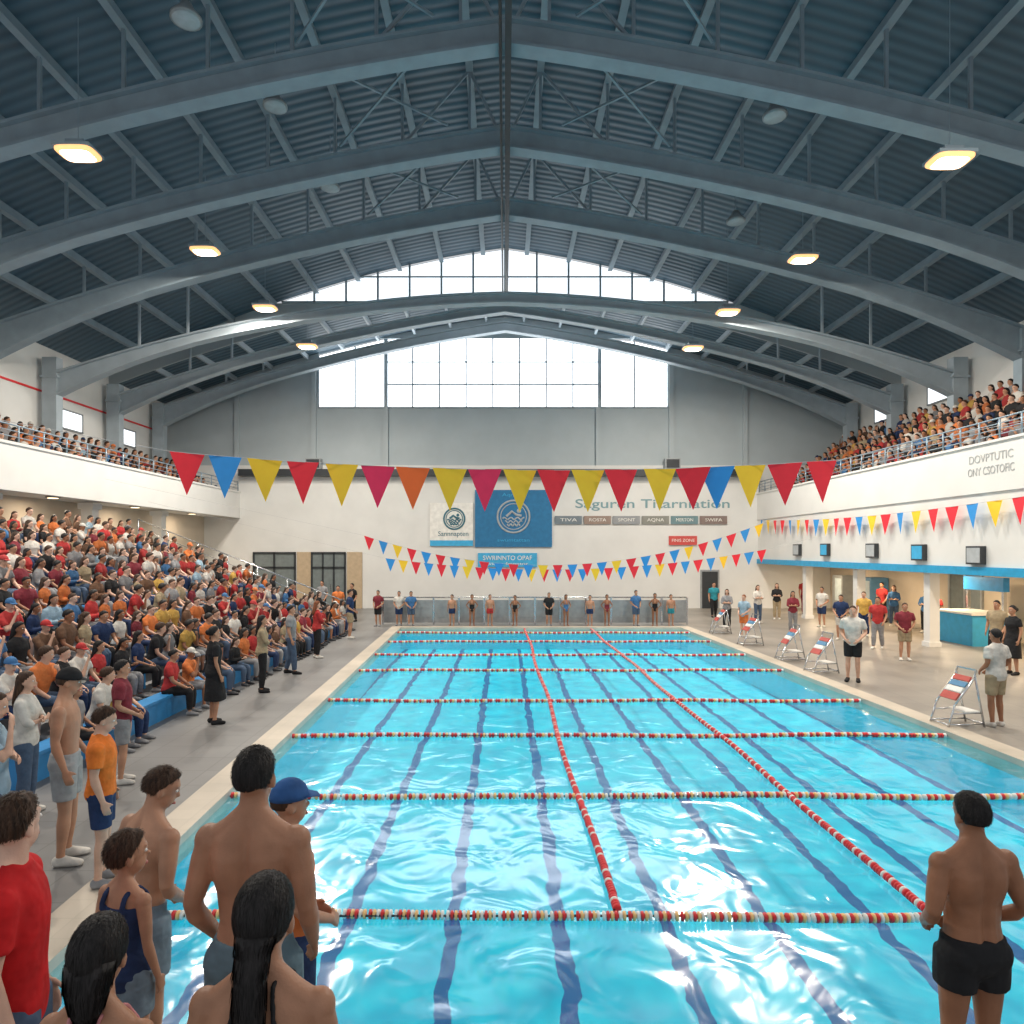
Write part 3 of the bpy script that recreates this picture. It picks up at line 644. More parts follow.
me.polygons.foreach_set('use_smooth',[True]*len(me.polygons))
tag(link('seated_crowd',me),'distant packed crowd seated in the upper balconies and back rows','crowd',None,'stuff')

# ------------------------------------------------------------------ pool & floor
PY0,PY1=4.42,27.15
def pl(y): return -3.4-.034*(y-5.0)      # left pool edge
def pr(y): return 7.72-.033*(y-5.0)
A=(pl(PY0),PY0);B=(pr(PY0),PY0);Cc=(pr(PY1),PY1);D=(pl(PY1),PY1)
fl=MB()
X0,X1,Y0,Y1=-18.2,18.2,-3.0,36.5
def fq(pts,mi=0): fl.prism([(x,y,-.12) for x,y in pts],(0,0,.12),mi)
cw=.40
Ao=(A[0]-cw,A[1]-cw);Bo=(B[0]+cw,B[1]-cw);Co=(Cc[0]+cw,Cc[1]+cw);Do=(D[0]-cw,D[1]+cw)
fq([(X0,Y0),(X1,Y0),(X1,Ao[1]),(X0,Ao[1])]); fq([(X0,Do[1]),(Co[0],Do[1]),(Co[0],Y1),(X0,Y1)]); fq([(Co[0],Do[1]),(X1,Do[1]),(X1,Y1),(Co[0],Y1)],1)
fq([(X0,Ao[1]),Ao,Do,(X0,Do[1])]); fq([Bo,(X1,Bo[1]),(X1,Co[1]),Co],1)
struct('floor',fl,[DECK,DECKR],'grey and beige tiled pool deck floor of the hall','floor')
cp=MB()
for q in ([Ao,Bo,B,A],[B,Bo,Co,Cc],[Cc,Co,Do,D],[D,Do,Ao,A]): cp.prism([(x,y,-.25) for x,y in q],(0,0,.275))
struct('pool_coping',cp,COPING,'pale beige coping edge around the pool','pool edge')
PD=-.85
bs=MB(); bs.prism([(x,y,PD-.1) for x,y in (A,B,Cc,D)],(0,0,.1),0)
for a,b in ((A,B),(B,Cc),(Cc,D),(D,A)):
    d=V((b[0]-a[0],b[1]-a[1],0)).normalized(); n=V((d.y,-d.x,0))*.12
    bs.prism([(a[0],a[1],PD-.1),(b[0],b[1],PD-.1),(b[0]+n.x,b[1]+n.y,PD-.1),(a[0]+n.x,a[1]+n.y,PD-.1)],(0,0,-PD+.1-.25),1)
struct('pool_basin',bs,[BASINF,mat('pool_wall_glow_tiles',(.02,.45,.62),.4,emit=.25)],'turquoise pool basin with dark blue lane lines on its bottom','pool')  # basin wall tiles get an added glow like the floor
w=MB(); WZ=-.07
nx,ny=50,100
vs=[];fs=[]
for j in range(ny+1):
    y=PY0+(PY1-PY0)*j/ny
    for i in range(nx+1):
        x=pl(y)+(pr(y)-pl(y))*i/nx; z=WZ+.008*noise.noise(V((x*1.1,y*.9,0)))
        vs.append((x,y,z))
for j in range(ny):
    for i in range(nx): fs.append((j*(nx+1)+i,j*(nx+1)+i+1,(j+1)*(nx+1)+i+1,(j+1)*(nx+1)+i))
w.add(vs,fs); tag(w.obj('pool_water',WATER,None,True),'rippled turquoise water filling the swimming pool','water',None,'stuff')

# lane ropes: float units of small discs
def rib(L,r,pat):
    m=MB(); rings=[]; ms=[]; n=len(pat); p=L/n; ix={'r':0,'w':1,'y':2}
    for i,c in enumerate(pat):
        x=-L/2+i*p
        for a,q in ((.05,.5),(.15,1),(.75,1),(.88,.5)): rings.append((V((x+a*p,0,0)),r*q,r*q)); ms.append(ix[c])
    m.loft(rings,10,mseq=ms[:-1]); return m
FLM={}
def fmesh(pat,L):
    if (pat,L) not in FLM: FLM[pat,L]=rib(L,.04,pat).mesh('float',[RED,WHT,YEL],True)
    return FLM[pat,L]
def rope(a,b,pats,label,group,L):
    a=V(a);b=V(b); t=thing('lane_rope',label,'lane rope',a,0,group); d=b-a; ln=d.length; ang=math.atan2(d.y,d.x)
    c=MB(); c.tube([V((0,0,0)),d*.5,d],.01,6); c.obj('cable',DARK,t)
    n=int(ln/(L*1.03))
    for i in range(n):
        x=(i+.5)*ln/n; p=d.normalized()*x
        o=link('float',fmesh(pats[i%len(pats)],L),t); o.location=p+V((0,0,.008*math.sin(x*1.7+a.y))); o.rotation_euler=(0,0,ang+.03*math.sin(x*2.1))
        o.location.x+=0 if abs(d.x)>abs(d.y) else .03*math.sin(x*.8+a.x); o.location.y+=0 if abs(d.y)>abs(d.x) else .03*math.sin(x*.9+a.y)
GR='lane ropes floating across the pool'
for i,y in enumerate((5.85,8.7,11.55,14.2,17.8,20.4,23.4,25.9)):
    xr=3.72 if i==0 else pr(y)-.02
    rope((pl(y)+.02,y,WZ+.035),(xr,y,WZ+.035),('rywryw','wryrwy') if i<2 else ('rywrrw','rrywry'),f'crosswise red, cream and white lane rope, {ordn(i+1)} from the near end of the pool',GR,(.21,.27,.3,.3,.34,.34,.34,.34)[i])
rope((.95,5.93,WZ+.045),(.80,PY1-.02,WZ+.045),('rrrwrr','rrrrrw'),'lengthwise red and white lane rope nearer the middle of the pool',GR,.25)
rope((3.68,5.93,WZ+.045),(3.38,PY1-.02,WZ+.045),('rrwrrr','rwrrrw'),'lengthwise red and white lane rope nearer the right deck',GR,.25)

# near platform
t=thing('viewing_platform','low grey boarded platform under the near spectators','platform',(-1.3,2.2,0))
m=MB()
for i in range(9): m.box(-1.75+.4*i,-1.75+.4*i+.385,-1.15,1.3,PLT-.06,PLT)
m.obj('deck_board',WOOD,t)
for x in (-1.65,0,1.65):
    for y in (-1.05,1.2):
        m=MB(); m.box(x-.05,x+.05,y-.05,y+.05,0,PLT-.06); m.obj('leg',DARK,t)

# ------------------------------------------------------------------ grandstand
for k in range(10):
    X=LX(k); z=LZ(k); ya,yb=8.8,26.6
    if k>0:
        m=MB(); m.box(X-.35,X+.55,ya,yb,0,z-.004); struct('stand_tier',m,CONC,f'concrete tier under {ordn(k+1)} row of the left grandstand','tier')
    t=thing('bench',f'long blue bench of the {ordn(k+1)} row in left grandstand','bench',(X,17.7,z),0,'blue grandstand benches')
    m=MB(); m.box(-.2,.12,-8.9,8.9,.37,.42); m.obj('seat_plank',BLUEP,t)
    if k==0:
        m=MB(); m.box(-.2,.06,-8.9,8.9,.0,.37); m.obj('plinth',BLUEP,t)
    else:
        for q in range(9): m=MB(); m.box(-.12,.03,-8.3+q*2.08,-8.24+q*2.08,0,.37); m.obj('leg',BLUEP,t)
def railing(name,label,a,b,h,step,nr,mt,cat='railing'):
    a=V(a);b=V(b); t=thing(name,label,cat,a); d=b-a; n=max(1,round(d.length/step))
    pm=MB(); pm.tube([V((0,0,0)),V((0,0,h))],.025,8); pme=pm.mesh('post',mt,True)
    for i in range(n+1):
        o=link('post',pme,t); o.location=d*i/n
    for j in range(nr):
        zz=h*(j+1)/nr; m=MB(); m.tube([V((0,0,zz)),d*.5+V((0,0,zz)),d+V((0,0,zz))],.024 if j==nr-1 else .014,6); m.obj('rail',mt,t,True)
    return t
railing('railing','sloped steel handrail at the far end of left grandstand',(-6.2,26.8,.05),(-14.4,26.8,3.3),1.0,1.3,3,CHROME)

# ------------------------------------------------------------------ balconies
m=MB(); m.box(-14.25,-14.08,8,36.3,4.8,6.12); m.box(-18.2,-14.25,8,36.3,4.86,5.1); m.box(-14.29,-14.04,8,36.3,6.12,6.2)
for k in range(1,4): m.box(-18.2,-15.05-.78*k+.42,8.02,36.28,5.1,5.1+.45*k-.01)
struct('balcony_left',m,WHITE,'white fronted balcony above the left grandstand','balcony')
m=MB(); m.box(13.4,13.57,8,36.3,4.7,6.05); m.box(13.57,18.2,8,36.3,4.76,5.1); m.box(13.35,13.61,8,36.3,6.05,6.12)
for k in range(1,6): m.box(14.3+.68*k-.4,18.2,8.02,36.28,5.1,5.1+.54*k-.01)
BR=struct('balcony_right',m,WHITE,'white fronted balcony on the right side with grey lettering','balcony')
railing('railing','steel guard railing on top of the left balcony front',(-14.16,9,6.2),(-14.16,36.2,6.2),.5,1.1,3,RAILM)
railing('railing','blue-grey guard railing on top of the right balcony front',(13.48,9,6.12),(13.48,36.2,6.12),.58,.8,4,RAILM)
for i,y in enumerate((15,20,25,30)):
    m=MB(); m.box(-.2,.2,-.2,.2,0,4.8); m.box(-.28,.28,-.28,.28,4.6,4.8)
    o=m.obj('pillar',WHITE); o.location=(-15.2,y,0); tag(o,f'white square pillar under left balcony, {ordn(i+1)} from near end','pillar','pillars under the left balcony')
def text(body,size,loc,rot,parent,mt,name='lettering',width=None,bold=0):
    cu=bpy.data.curves.new('txt','FONT'); cu.body=body; cu.size=size; cu.align_x='CENTER'; cu.align_y='CENTER'; cu.extrude=.003; cu.offset=bold
    ob=bpy.data.objects.new('tmp',cu); COL.objects.link(ob); dg=bpy.context.evaluated_depsgraph_get(); dg.update()
    me=bpy.data.meshes.new_from_object(ob.evaluated_get(dg)); bpy.data.objects.remove(ob)
    me.materials.clear(); me.materials.append(mt)
    if width:
        xs=[v.co.x for v in me.vertices]; s=width/(max(xs)-min(xs))
        for v in me.vertices: v.co.x*=s
    o=link(name,me,parent); o.location=loc; o.rotation_euler=rot; return o
RX=(PI/2,0,-PI/2)
text('DOVPTUTIC',.32,(13.392,18.85,5.66),RX,BR,FAINT,width=1.7)
text('ONY CSOTOFIC',.32,(13.392,18.85,5.30),RX,BR,FAINT,width=1.8)

# ------------------------------------------------------------------ walls
def zd(x): x=abs(x); return 17-.13*x-.0105*x*x
def zd2(x): x=abs(x); return 15.6-.13*x-.0070*x*x
def zf(x): x=abs(x); return 14.4-.14*x-.0062*x*x
def zf4(x): x=abs(x); return 12.72-.02*x-.0090*x*x
def zf5(x): x=abs(x); return 13.85-.13*x-.0060*x*x
def zf6(x): x=abs(x); return 14.3-.14*x-.0062*x*x
m=MB(); m.box(-18.5,-18.2,8,36.7,0,11.5)
struct('wall_left',m,WHITE,'pale left side wall above the balcony','wall')
m=MB(); m.box(18.2,18.5,8,36.7,0,11.5); struct('wall_right',m,WHITE,'pale right side wall above the balcony','wall')
m=MB(); m.box(-16.2,-16.0,8,36.3,0,4.86); struct('wall_under_balcony',m,CREAM,'cream back wall behind the left grandstand','wall')
m=MB(); m.box(-18.2,-18.17,8,36.4,9.3,9.38); struct('trim_1',m,RED,'thin red stripe along the left upper wall','trim')
m=MB(); m.box(13.45,13.65,8,36.3,2.62,4.7); m.box(13.46,18.2,8,36.3,2.5,2.62); struct('wall_right_fascia',m,WHITE,'white wall band above the right side recess','wall')
m=MB(); m.box(13.38,13.45,8,36.3,2.38,2.62); struct('trim_2',m,BLUES,'bright blue stripe above the right recess','trim')
m=MB(); m.box(17.3,17.5,8,36.3,0,2.5); struct('wall_recess',m,CREAM,'cream back wall of the right recess','wall')
for i,y in enumerate((17.5,22,26.5,31)):
    m=MB(); m.box(-.16,.16,-.16,.16,0,2.5); m.box(-.2,.2,-.2,.2,0,.15)
    o=m.obj('pillar',WHITE); o.location=(13.75,y,0); tag(o,f'white pillar holding the right recess edge, {ordn(i+1)} from near end','pillar','pillars of the right recess')
def downlight(loc,label,group,e,col):
    t=thing('downlight',label,'downlight',loc,0,group)
    m=MB(); m.loft([(V((0,0,-.05)),.2,.2),(V((0,0,0)),.22,.22)],20); tr=m.obj('trim_ring',GREYM,t,True)
    m=MB(); m.loft([(V((0,0,-.06)),.15,.15),(V((0,0,-.05)),.16,.16)],20); m.obj('lens',GLOW,tr,True)
    ld=bpy.data.lights.new('downlight','AREA'); ld.shape='DISK'; ld.size=.28; ld.energy=e; ld.color=col; lo=link('downlight_bulb',ld,t); lo.location=(0,0,-.07)
for i,y in enumerate((16,19.5,24,28.5,33)):
    downlight((15.2,y,2.5),f'added warm round downlight in the right recess ceiling, {ordn(i+1)} from near end','added recess ceiling downlights',105,(1,.76,.48))  # recess lamps added to throw a warm glow on the right deck
for i,y in enumerate((17.5,22.5,27.5,32.5)):
    downlight((-14.9,y,4.86),f'round downlight under the left balcony, {ordn(i+1)} from near end','downlights under the left balcony',45,(1,.84,.64))
# far wall
WXL,WXR,WZ0=-9.95,8.7,10.7
m=MB(); m.box(-18.5,18.5,36.3,36.6,0,7.6,1)
def gpoly(x0,x1,z0,f,n=12): 
    xs=[x0+(x1-x0)*i/n for i in range(n+1)]; return [(x0,36.45,z0),(x1,36.45,z0)]+[(x,36.45,f(x)) for x in xs[::-1]]
m.prism(gpoly(-18.5,WXL,7.6,zd2),(0,.15,0),0); m.prism(gpoly(WXR,18.5,7.6,zd2),(0,.15,0),0); m.box(WXL,WXR,36.45,36.6,7.6,WZ0,0)
m.prism(gpoly(WXL,WXR,14.4,lambda x:max(14.4,zd2(x))),(0,.15,0),0)
struct('wall_back',m,[GREYW,WHITE],'far end wall, white below and grey panelled above','wall')
for i,px in enumerate((237,314,386,598,671,745)):
    X=(px-505)*36.4/F; m=MB(); m.box(X-.12,X+.12,36.3,36.45,7.6,10.7 if -10<X<8.8 else zd2(X)-.3); struct(f'trim_{i+4}',m,GREYW,f'grey vertical rib on the far wall, {ordn(i+1)} from left','trim')
m=MB(); m.box(-14.0,13.3,35.8,36.3,7.0,7.35); struct('trim_3',m,DARK,'dark horizontal ledge across the far wall','trim')
wt=thing('window_1','wide multi-pane window high in the far end wall','window',(0,36.45,WZ0),0,None,'structure')
xs=[WXL,-8.0,-6.35]+[-6.35+11.4*i/8 for i in range(1,9)]+[6.9,WXR]
def top(x): return min(14.4,zd2(x)-.15)
for a,b in zip(xs,xs[1:]):
    m=MB(); m.prism([(a+.03,.05,.04),(b-.03,.05,.04),(b-.03,.05,top(b)-WZ0),(a+.03,.05,top(a)-WZ0)],(0,.03,0)); m.obj('pane',PANE,wt)
fm=MB()
for x in xs: fm.box(x-.04,x+.04,-.05,.06,0,top(x)-WZ0)
fm.box(WXL,WXR,-.05,.06,-.05,.05); fm.box(-6.35,5.05,-.04,.06,1.2,1.27); fm.box(-6.35,5.05,-.04,.06,2.4,2.47)
for x in (-6.35,5.05): fm.box(x-.1,x+.1,-.1,.06,0,top(x)-WZ0)
fm.obj('frame',STEELF,wt)
CY=31.35; CB=14.45; CW=10.2
wt=thing('window_2','triangular clerestory glazing under the roof ridge','window',(0,CY,CB),0,None,'structure')
cx=[-CW+2*CW/14*i for i in range(15)]
for a,b in zip(cx,cx[1:]):
    m=MB(); m.prism([(a+.03,.0,.03),(b-.03,.0,.03),(b-.03,.0,max(.05,zd(b)-.12-CB)),(a+.03,.0,max(.05,zd(a)-.12-CB))],(0,.03,0)); m.obj('pane',PANE2,wt)
fm=MB()
for x in cx: fm.box(x-.045,x+.045,-.08,.05,0,zd(x)-CB-.05)
fm.box(-CW,CW,-.08,.05,-.06,.06); fm.box(-7.3,7.3,-.06,.04,1.15,1.21); fm.obj('frame',STEELF,wt)
m=MB(); n=24; xx=[-18.2+36.4*i/n for i in range(n+1)]
for a,b in zip(xx,xx[1:]):
    la,lb=zd2(a)-.3,zd2(b)-.3
    ta=zd(a) if abs((a+b)/2)>CW else CB-.02; tb=zd(b) if abs((a+b)/2)>CW else CB-.02
    if ta>la and tb>lb: m.prism([(a,CY,la),(b,CY,lb),(b,CY,tb),(a,CY,ta)],(0,.1,0))
struct('wall_clerestory',m,GREYW,'grey infill panel beside the clerestory glazing','wall')
# ceiling
m=MB(); n=40
def deck(f,y0,y1):
    vs=[];fs=[]
    for i in range(n+1):
        x=-18.5+37*i/n
        for y in (y0,y1):
            for dz in (0,.12): vs.append((x,y,f(x)+dz))
    for i in range(n):
        a=i*4;b=a+4; fs+=[(a,b,b+2,a+2),(a+1,a+3,b+3,b+1),(a,a+1,b+1,b),(a+2,b+2,b+3,a+3)]
    m.add(vs,fs)
deck(zd,8,31.4); deck(zd2,31.5,36.7)
struct('ceiling',m,ROOFM,'dark corrugated metal roof deck','ceiling')

# ------------------------------------------------------------------ roof frames
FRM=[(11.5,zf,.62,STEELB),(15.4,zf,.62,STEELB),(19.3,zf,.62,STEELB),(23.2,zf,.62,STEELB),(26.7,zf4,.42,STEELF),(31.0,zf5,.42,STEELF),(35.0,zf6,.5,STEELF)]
PX=[1.0+1.9*i for i in range(9)]
def rafter(sg,zf,th,mt):
    m=MB(); N=22; xs=[17.75*i/N for i in range(N+1)]
    def strip(w,f0,f1):
        vs=[];fs=[]
        for x in xs:
            for y in (-w/2,w/2):
                for f in (f0,f1): vs.append((sg*x,y,f(x)))
        for i in range(N):
            a=i*4;b=a+4; fs+=[(a,b,b+2,a+2),(a+1,a+3,b+3,b+1),(a,a+1,b+1,b),(a+2,b+2,b+3,a+3)]
        fs+=[(0,2,3,1),(N*4,N*4+1,N*4+3,N*4+2)]; m.add(vs,fs)
    bo=lambda x:zf(x)-.05*max(0,x-12)*(1+.25*max(0,x-14)); 
    strip(.42,lambda x:bo(x),lambda x:bo(x)+.07); strip(.16,lambda x:bo(x)+.07,lambda x:zf(x)+th-.07); strip(.42,lambda x:zf(x)+th-.07,lambda x:zf(x)+th)
    return m.mesh('rafter',mt)
CMS={}
for mt in (STEELB,STEELF):
    cm=MB(); cm.box(-.28,.28,-.2,.2,-5.2,.3); cm.box(-.34,.34,-.24,.24,-.5,-.42); CMS[mt.name]=cm.mesh('column',mt)
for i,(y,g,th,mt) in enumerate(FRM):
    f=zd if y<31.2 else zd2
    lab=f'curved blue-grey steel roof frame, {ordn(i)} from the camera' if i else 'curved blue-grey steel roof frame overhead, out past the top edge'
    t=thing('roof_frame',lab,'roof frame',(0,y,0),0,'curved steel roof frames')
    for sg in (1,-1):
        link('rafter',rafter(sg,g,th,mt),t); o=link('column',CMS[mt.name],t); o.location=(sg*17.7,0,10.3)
    if y>25:
        for sg in (1,-1):
            for x in PX[6:8]: m=MB(); m.bar((sg*x,0,g(x)+th-.05),(sg*x,0,f(x)-.15),.08); m.obj('strut',mt,t)
        continue
    for sg in (1,-1):
        for x in PX[:8]:
            if f(x)-.3>zf(x)+.7: m=MB(); m.bar((sg*x,0,zf(x)+.6),(sg*x,0,f(x)-.15),.075); m.obj('strut',STEELP,t)
        for a,b in ((0.2,1.0),(2.9,1.0)):
            m=MB(); m.bar((sg*a,0,zf(a)+.6),(sg*b,0,f(b)-.2),.07); m.obj('strut',STEELP,t)
for sg in (-1,1):
    for i,x in enumerate(PX):
        m=MB(); m.box(-.055,.055,-11.7,11.5,-.14,.1); m.box(-.1,.1,-11.7,11.5,-.16,-.13)
        o=m.obj('roof_purlin',STEELP); o.location=(sg*x,19.75,zd(x)-.11); tag(o,f'long steel purlin under roof deck, {ordn(i+1)} {"left" if sg<0 else "right"} of the ridge','purlin','lengthwise roof purlins')
        m=MB(); m.box(-.06,.06,-2.3,2.4,-.14,.1); o=m.obj('roof_purlin',STEELF); o.location=(sg*x,33.9,zd2(x)-.11); tag(o,f'short steel purlin of far lower roof, {ordn(i+1)} {"left" if sg<0 else "right"} of the ridge','purlin','short far roof purlins')
FYN=(11.5,15.4,19.3,23.2)
for bi,(ya,yb) in enumerate(zip(FYN,FYN[1:])):
    for sg in (-1,1):
        t=thing('cross_brace',f'steel cross brace {"left" if sg<0 else "right"} of the ridge, {ordn(bi+1)} roof bay from camera','brace',(0,ya,0),0,'roof cross braces')
        for a,b in (((1.6,.25),(4.6,yb-ya-.25)),((4.6,.25),(1.6,yb-ya-.25))):
            m=MB(); m.bar((sg*a[0],a[1],zf(a[0])+.75+(.0 if a[0]<3 else .05)),(sg*b[0],b[1],zf(b[0])+.75+(.0 if a[0]<3 else .05)),.055); m.obj('brace_bar',STEELP,t)
t=thing('ridge_tray','dark cable tray and pipe hung below the roof ridge','cable tray',(0,8,14.25))
m=MB(); m.box(.0,.14,0,23.2,-.05,.05); m.obj('tray',DARK,t); m=MB(); m.tube([V((-.1,0,.05)),V((-.1,23.2,.05))],.035,8); m.obj('pipe',DARK,t)

# lamps
def lamp(loc,label,E,on=True):
    t=thing('ceiling_light',label,'ceiling light',loc,0,'high bay lights under the roof')
    if on:
        m=MB(); m.box(-.40,.40,-.30,.30,.06,.13); m.box(-.2,.2,-.15,.15,.13,.28); hs=m.obj('housing',STEELP,t)
        m=MB(); m.loft([(V((0,0,-.02)),.36,.265),(V((0,0,.02)),.42,.31),(V((0,0,.06)),.42,.31)],24,e=4); m.obj('halo_ring',HALO,hs)  # glowing ring in place of a light halo around the lens
        m=MB(); m.loft([(V((0,0,-.055)),.24,.17),(V((0,0,-.02)),.33,.24)],24,e=4); m.obj('lens',LENS,hs)
        ld=bpy.data.lights.new('lamp','AREA'); ld.shape='ELLIPSE'; ld.size=.44; ld.size_y=.32; ld.energy=E; ld.color=(1,.91,.79)
        lo=link('lamp_light',ld,t); lo.location=(0,0,-.06)
    else:
        m=MB(); m.loft([(V((0,0,0)),.3,.3),(V((0,0,.06)),.3,.3),(V((0,0,.25)),.14,.14),(V((0,0,.35)),.1,.1)],18); hs=m.obj('housing',GREYM,t,True)
        m=MB(); m.loft([(V((0,0,-.01)),.26,.26),(V((0,0,.0)),.27,.27)],18); m.obj('lens',LGREY,hs,True)
    h=zd(loc[0])-loc[2]-.02
    m=MB(); m.tube([V((0,0,.14)),V((0,0,h))],.009,6); m.obj('hanger',STEELP,t)
E=610
for i,(a,b) in enumerate((((78,155),(950,162)),((205,252),(803,260)),((265,309),(728,313)))):
    for sg,(px,py) in ((-1,a),(1,b)):
        X=sg*9.4; Y=X*F/(px-505); z=P(px,py,Y).z
        if i==2: Y=25.6; q=P(px,py,Y); X,z=q.x,q.z
        lamp((X,Y,z),f'lit high bay light {"left" if sg<0 else "right"} of the ridge, {ordn(i+1)} pair from camera',E)
for sg,px,py in ((-1,307,347),(1,693,349)):
    Y=29.2; q=P(px,py,Y); lamp(tuple(q),f'lit high bay light {"left" if sg<0 else "right"} of the ridge, farthest and smallest',E)
for sg in (-1,1): lamp((sg*9.4,9.6,12.2),f'lit high bay light {"left" if sg<0 else "right"} of the ridge above the near pool end',E)
for i,(px,py,Y) in enumerate(((275,107,17.2),(775,117,17.2),(736,222,22.2),(330,188,21.2),(186,20,13.6))):
    lamp(tuple(P(px,py,Y)),f'unlit round high bay light, {["left of ridge between near frames","right of ridge between near frames","right of ridge farther back","left of ridge farther back","near top left corner"][i]}',0,False)

# ------------------------------------------------------------------ pennants
def pennants(label,pts,flags,w,h,ends=None,group=None,cw=.006):
    o0=V(pts[0]); t=thing('pennant_string',label,'bunting',o0,0,group)
    pts=[V(p)-o0 for p in pts]
    cpts=([V(ends[0])-o0] if ends else [])+pts+([V(ends[1])-o0] if ends else [])
    m=MB(); m.tube(cpts,cw,6); m.obj('cord',mat('cord',(.5,.5,.5),.8),t)
    cum=[0]
    for a,b in zip(pts,pts[1:]): cum.append(cum[-1]+(b-a).length)
    for fr,mt,ww in flags:
        s=fr*cum[-1]; i=0
        while i<len(pts)-2 and cum[i+1]<s: i+=1
        u=(s-cum[i])/(cum[i+1]-cum[i]); p=pts[i].lerp(pts[i+1],u); d=(pts[i+1]-pts[i]).normalized()
        nrm=d.cross(V((0,0,1))).normalized(); m=MB(); R=5; vs=[];fs=[]
        k=RND.uniform(-1,1)*.05*h; tw=RND.uniform(-.25,.25); d=(d+nrm*tw).normalized()
        for r in range(R+1):
            q=r/R; hw=w*ww/2*(1-q)+.002; z=-h*q
            for c in (-1,-.33,.33,1):
                vs.append(p+d*hw*c+V((0,0,z))+nrm*(k*q*q+.012*h*math.sin(c*2.2+k*40)*(1-q)))
        for r in range(R):
            for c in range(3): a=r*4+c; fs.append((a,a+1,a+5,a+4))
        m.add(vs,fs); m.obj('pennant',mt,t,True)
FM={'r':FRED,'p':FPINK,'y':FYEL,'b':FBLUE,'o':FORG}
xsf=[187,225,265,303,342,378,413,450,485,520,554,588,621,660,693,717,750,785,822]; cs='rbyrypoypyryryrbyrr'
ysf=lambda x: 470-17*((x-560)/373.)**2 if x<560 else 470-9*((x-560)/262.)**2
ZF=12.0
mp=[P(x,ysf(x),ZF) for x in range(170,841,10)]
fls=[((x-170)/670.,FM[c],1) for x,c in zip(xsf,cs)]
pennants('large red, yellow and blue pennants strung across the pool nearest the camera',mp,fls,.60,.74,((-14.1,12,6.35),(13.45,12,6.3)))
def cat(a,b,sag,n=24):
    a=V(a);b=V(b); return [a.lerp(b,i/n)-V((0,0,sag*4*(i/n)*(1-i/n))) for i in range(n+1)]
a=P(362,535,24);b=P(766,522,24.0)
pennants('small multicoloured pennants on the upper far string above the pool',cat(a,b,1.28),[((i+.5)/28,FM['rbyrb'[i%5]],1) for i in range(28)],.36,.46,((-14.06,24,5.6),(13.43,24,4.66)),'small pennant strings over the far end',.004)
a=P(384,558,26.9);b=P(768,549,26.9)
pennants('small multicoloured pennants on the lower far string above the pool',cat(a,b,.62),[((i+.5)/30,FM['byrbr'[i%5]],1) for i in range(30)],.38,.5,((-14.06,26.9,5.0),(13.43,26.9,3.9)),'small pennant strings over the far end',.004)
pennants('red, yellow and blue pennants hung along the right wall under the balcony',cat((13.25,35.7,4.68),(13.25,14.5,4.6),.3),[((i+.5)/24,FM['byrrbyr'[i%7]],1) for i in range(24)],.52,.72)

# ------------------------------------------------------------------ far wall signs
YW=36.24
def WX(px): return (px-505)*YW/F
def WZp(py): return CAMH-(py-550)*YW/F
def sign(label,x0,x1,y0,y1,mt,cat='sign'):
    t=thing('sign',label,cat,((WX(x0)+WX(x1))/2,YW,(WZp(y0)+WZp(y1))/2))
    w=(WX(x1)-WX(x0))/2; h=(WZp(y0)-WZp(y1))/2
    m=MB(); m.box(-w,w,-.04,.05,-h,h); p=m.obj('panel',mt,t); return t,p,w,h
def ring(t,cx,cz,r,mt,th=.05):
    m=MB()
    for rr_,tt_ in ((r,th),(r*.8,th*.5)):
        m.tube([V((cx+rr_*math.cos(a*PI/16),-.05,cz+rr_*math.sin(a*PI/16))) for a in range(33)],tt_,6)
    for j in range(3):
        z0=cz-r*.12-j*r*.2; hw=r*(.68-.14*j)
        m.tube([V((cx-hw+2*hw*q/16,-.05,z0+r*.07*math.sin(q*1.3+j))) for q in range(17)],th*.8,6)
    m.tube([V((cx-r*.45,-.05,cz+r*.02)),V((cx-r*.1,-.05,cz+r*.32)),V((cx+r*.15,-.05,cz+r*.12)),V((cx+r*.5,-.05,cz+r*.05))],th*1.3,6)
    m.ell((cx+r*.34,-.05,cz+r*.36),(r*.14,.03,r*.14),12,8)
    m.obj('emblem',mt,t)
FX=(PI/2,0,0)
_,t,w,h=sign('white sign with round teal emblem left of the blue banner',430,473,503,546,WHT)
ring(t,.15,.3,.55,TEAL,.045); text('Sannnapten',.36,(.1,-.05,-.5),FX,t,TEAL,width=1.6); m=MB(); m.box(-w,w,-.05,-.03,-h,-h+.3); m.obj('stripe',SKYB,t)
_,t,w,h=sign('large blue banner with pale round emblem on far wall',475,552,490,547,NAVY)
ring(t,0,.1,.85,LGREY,.05); text('swumtattan',.24,(0,-.05,-1.15),FX,t,SKYB,width=1.7); text('Aqnotis',.24,(0,-.05,1.25),FX,t,SKYB,width=1.2)
_,t,w,h=sign('sky blue sign with white lettering below the large blue banner',478,537,553,567,SKYB)
text('SWRINNTO OPAF',.34,(0,-.05,.1),FX,t,WHT,width=2.6); text('wionn fatontor',.2,(0,-.05,-.2),FX,t,WHT,width=2.2)
t=thing('wall_lettering','large grey-teal heading lettering on far white wall','lettering',(WX(653),36.285,WZp(504)))
text('Saguren Titarniation',.66,(0,0,0),FX,t,TITLE,width=8.2,bold=.006)
SP=[mat('sponsor_slate',(.17,.21,.24),.6),mat('sponsor_brown',(.30,.22,.18),.6),mat('sponsor_grey',(.29,.30,.31),.6),mat('sponsor_olive',(.25,.25,.22),.6),mat('sponsor_teal',(.15,.25,.27),.6),mat('sponsor_umber',(.23,.17,.15),.6)]
wr=['TIVA','ROSTA','SPONT','AQNA','MERTON','SWIFA']
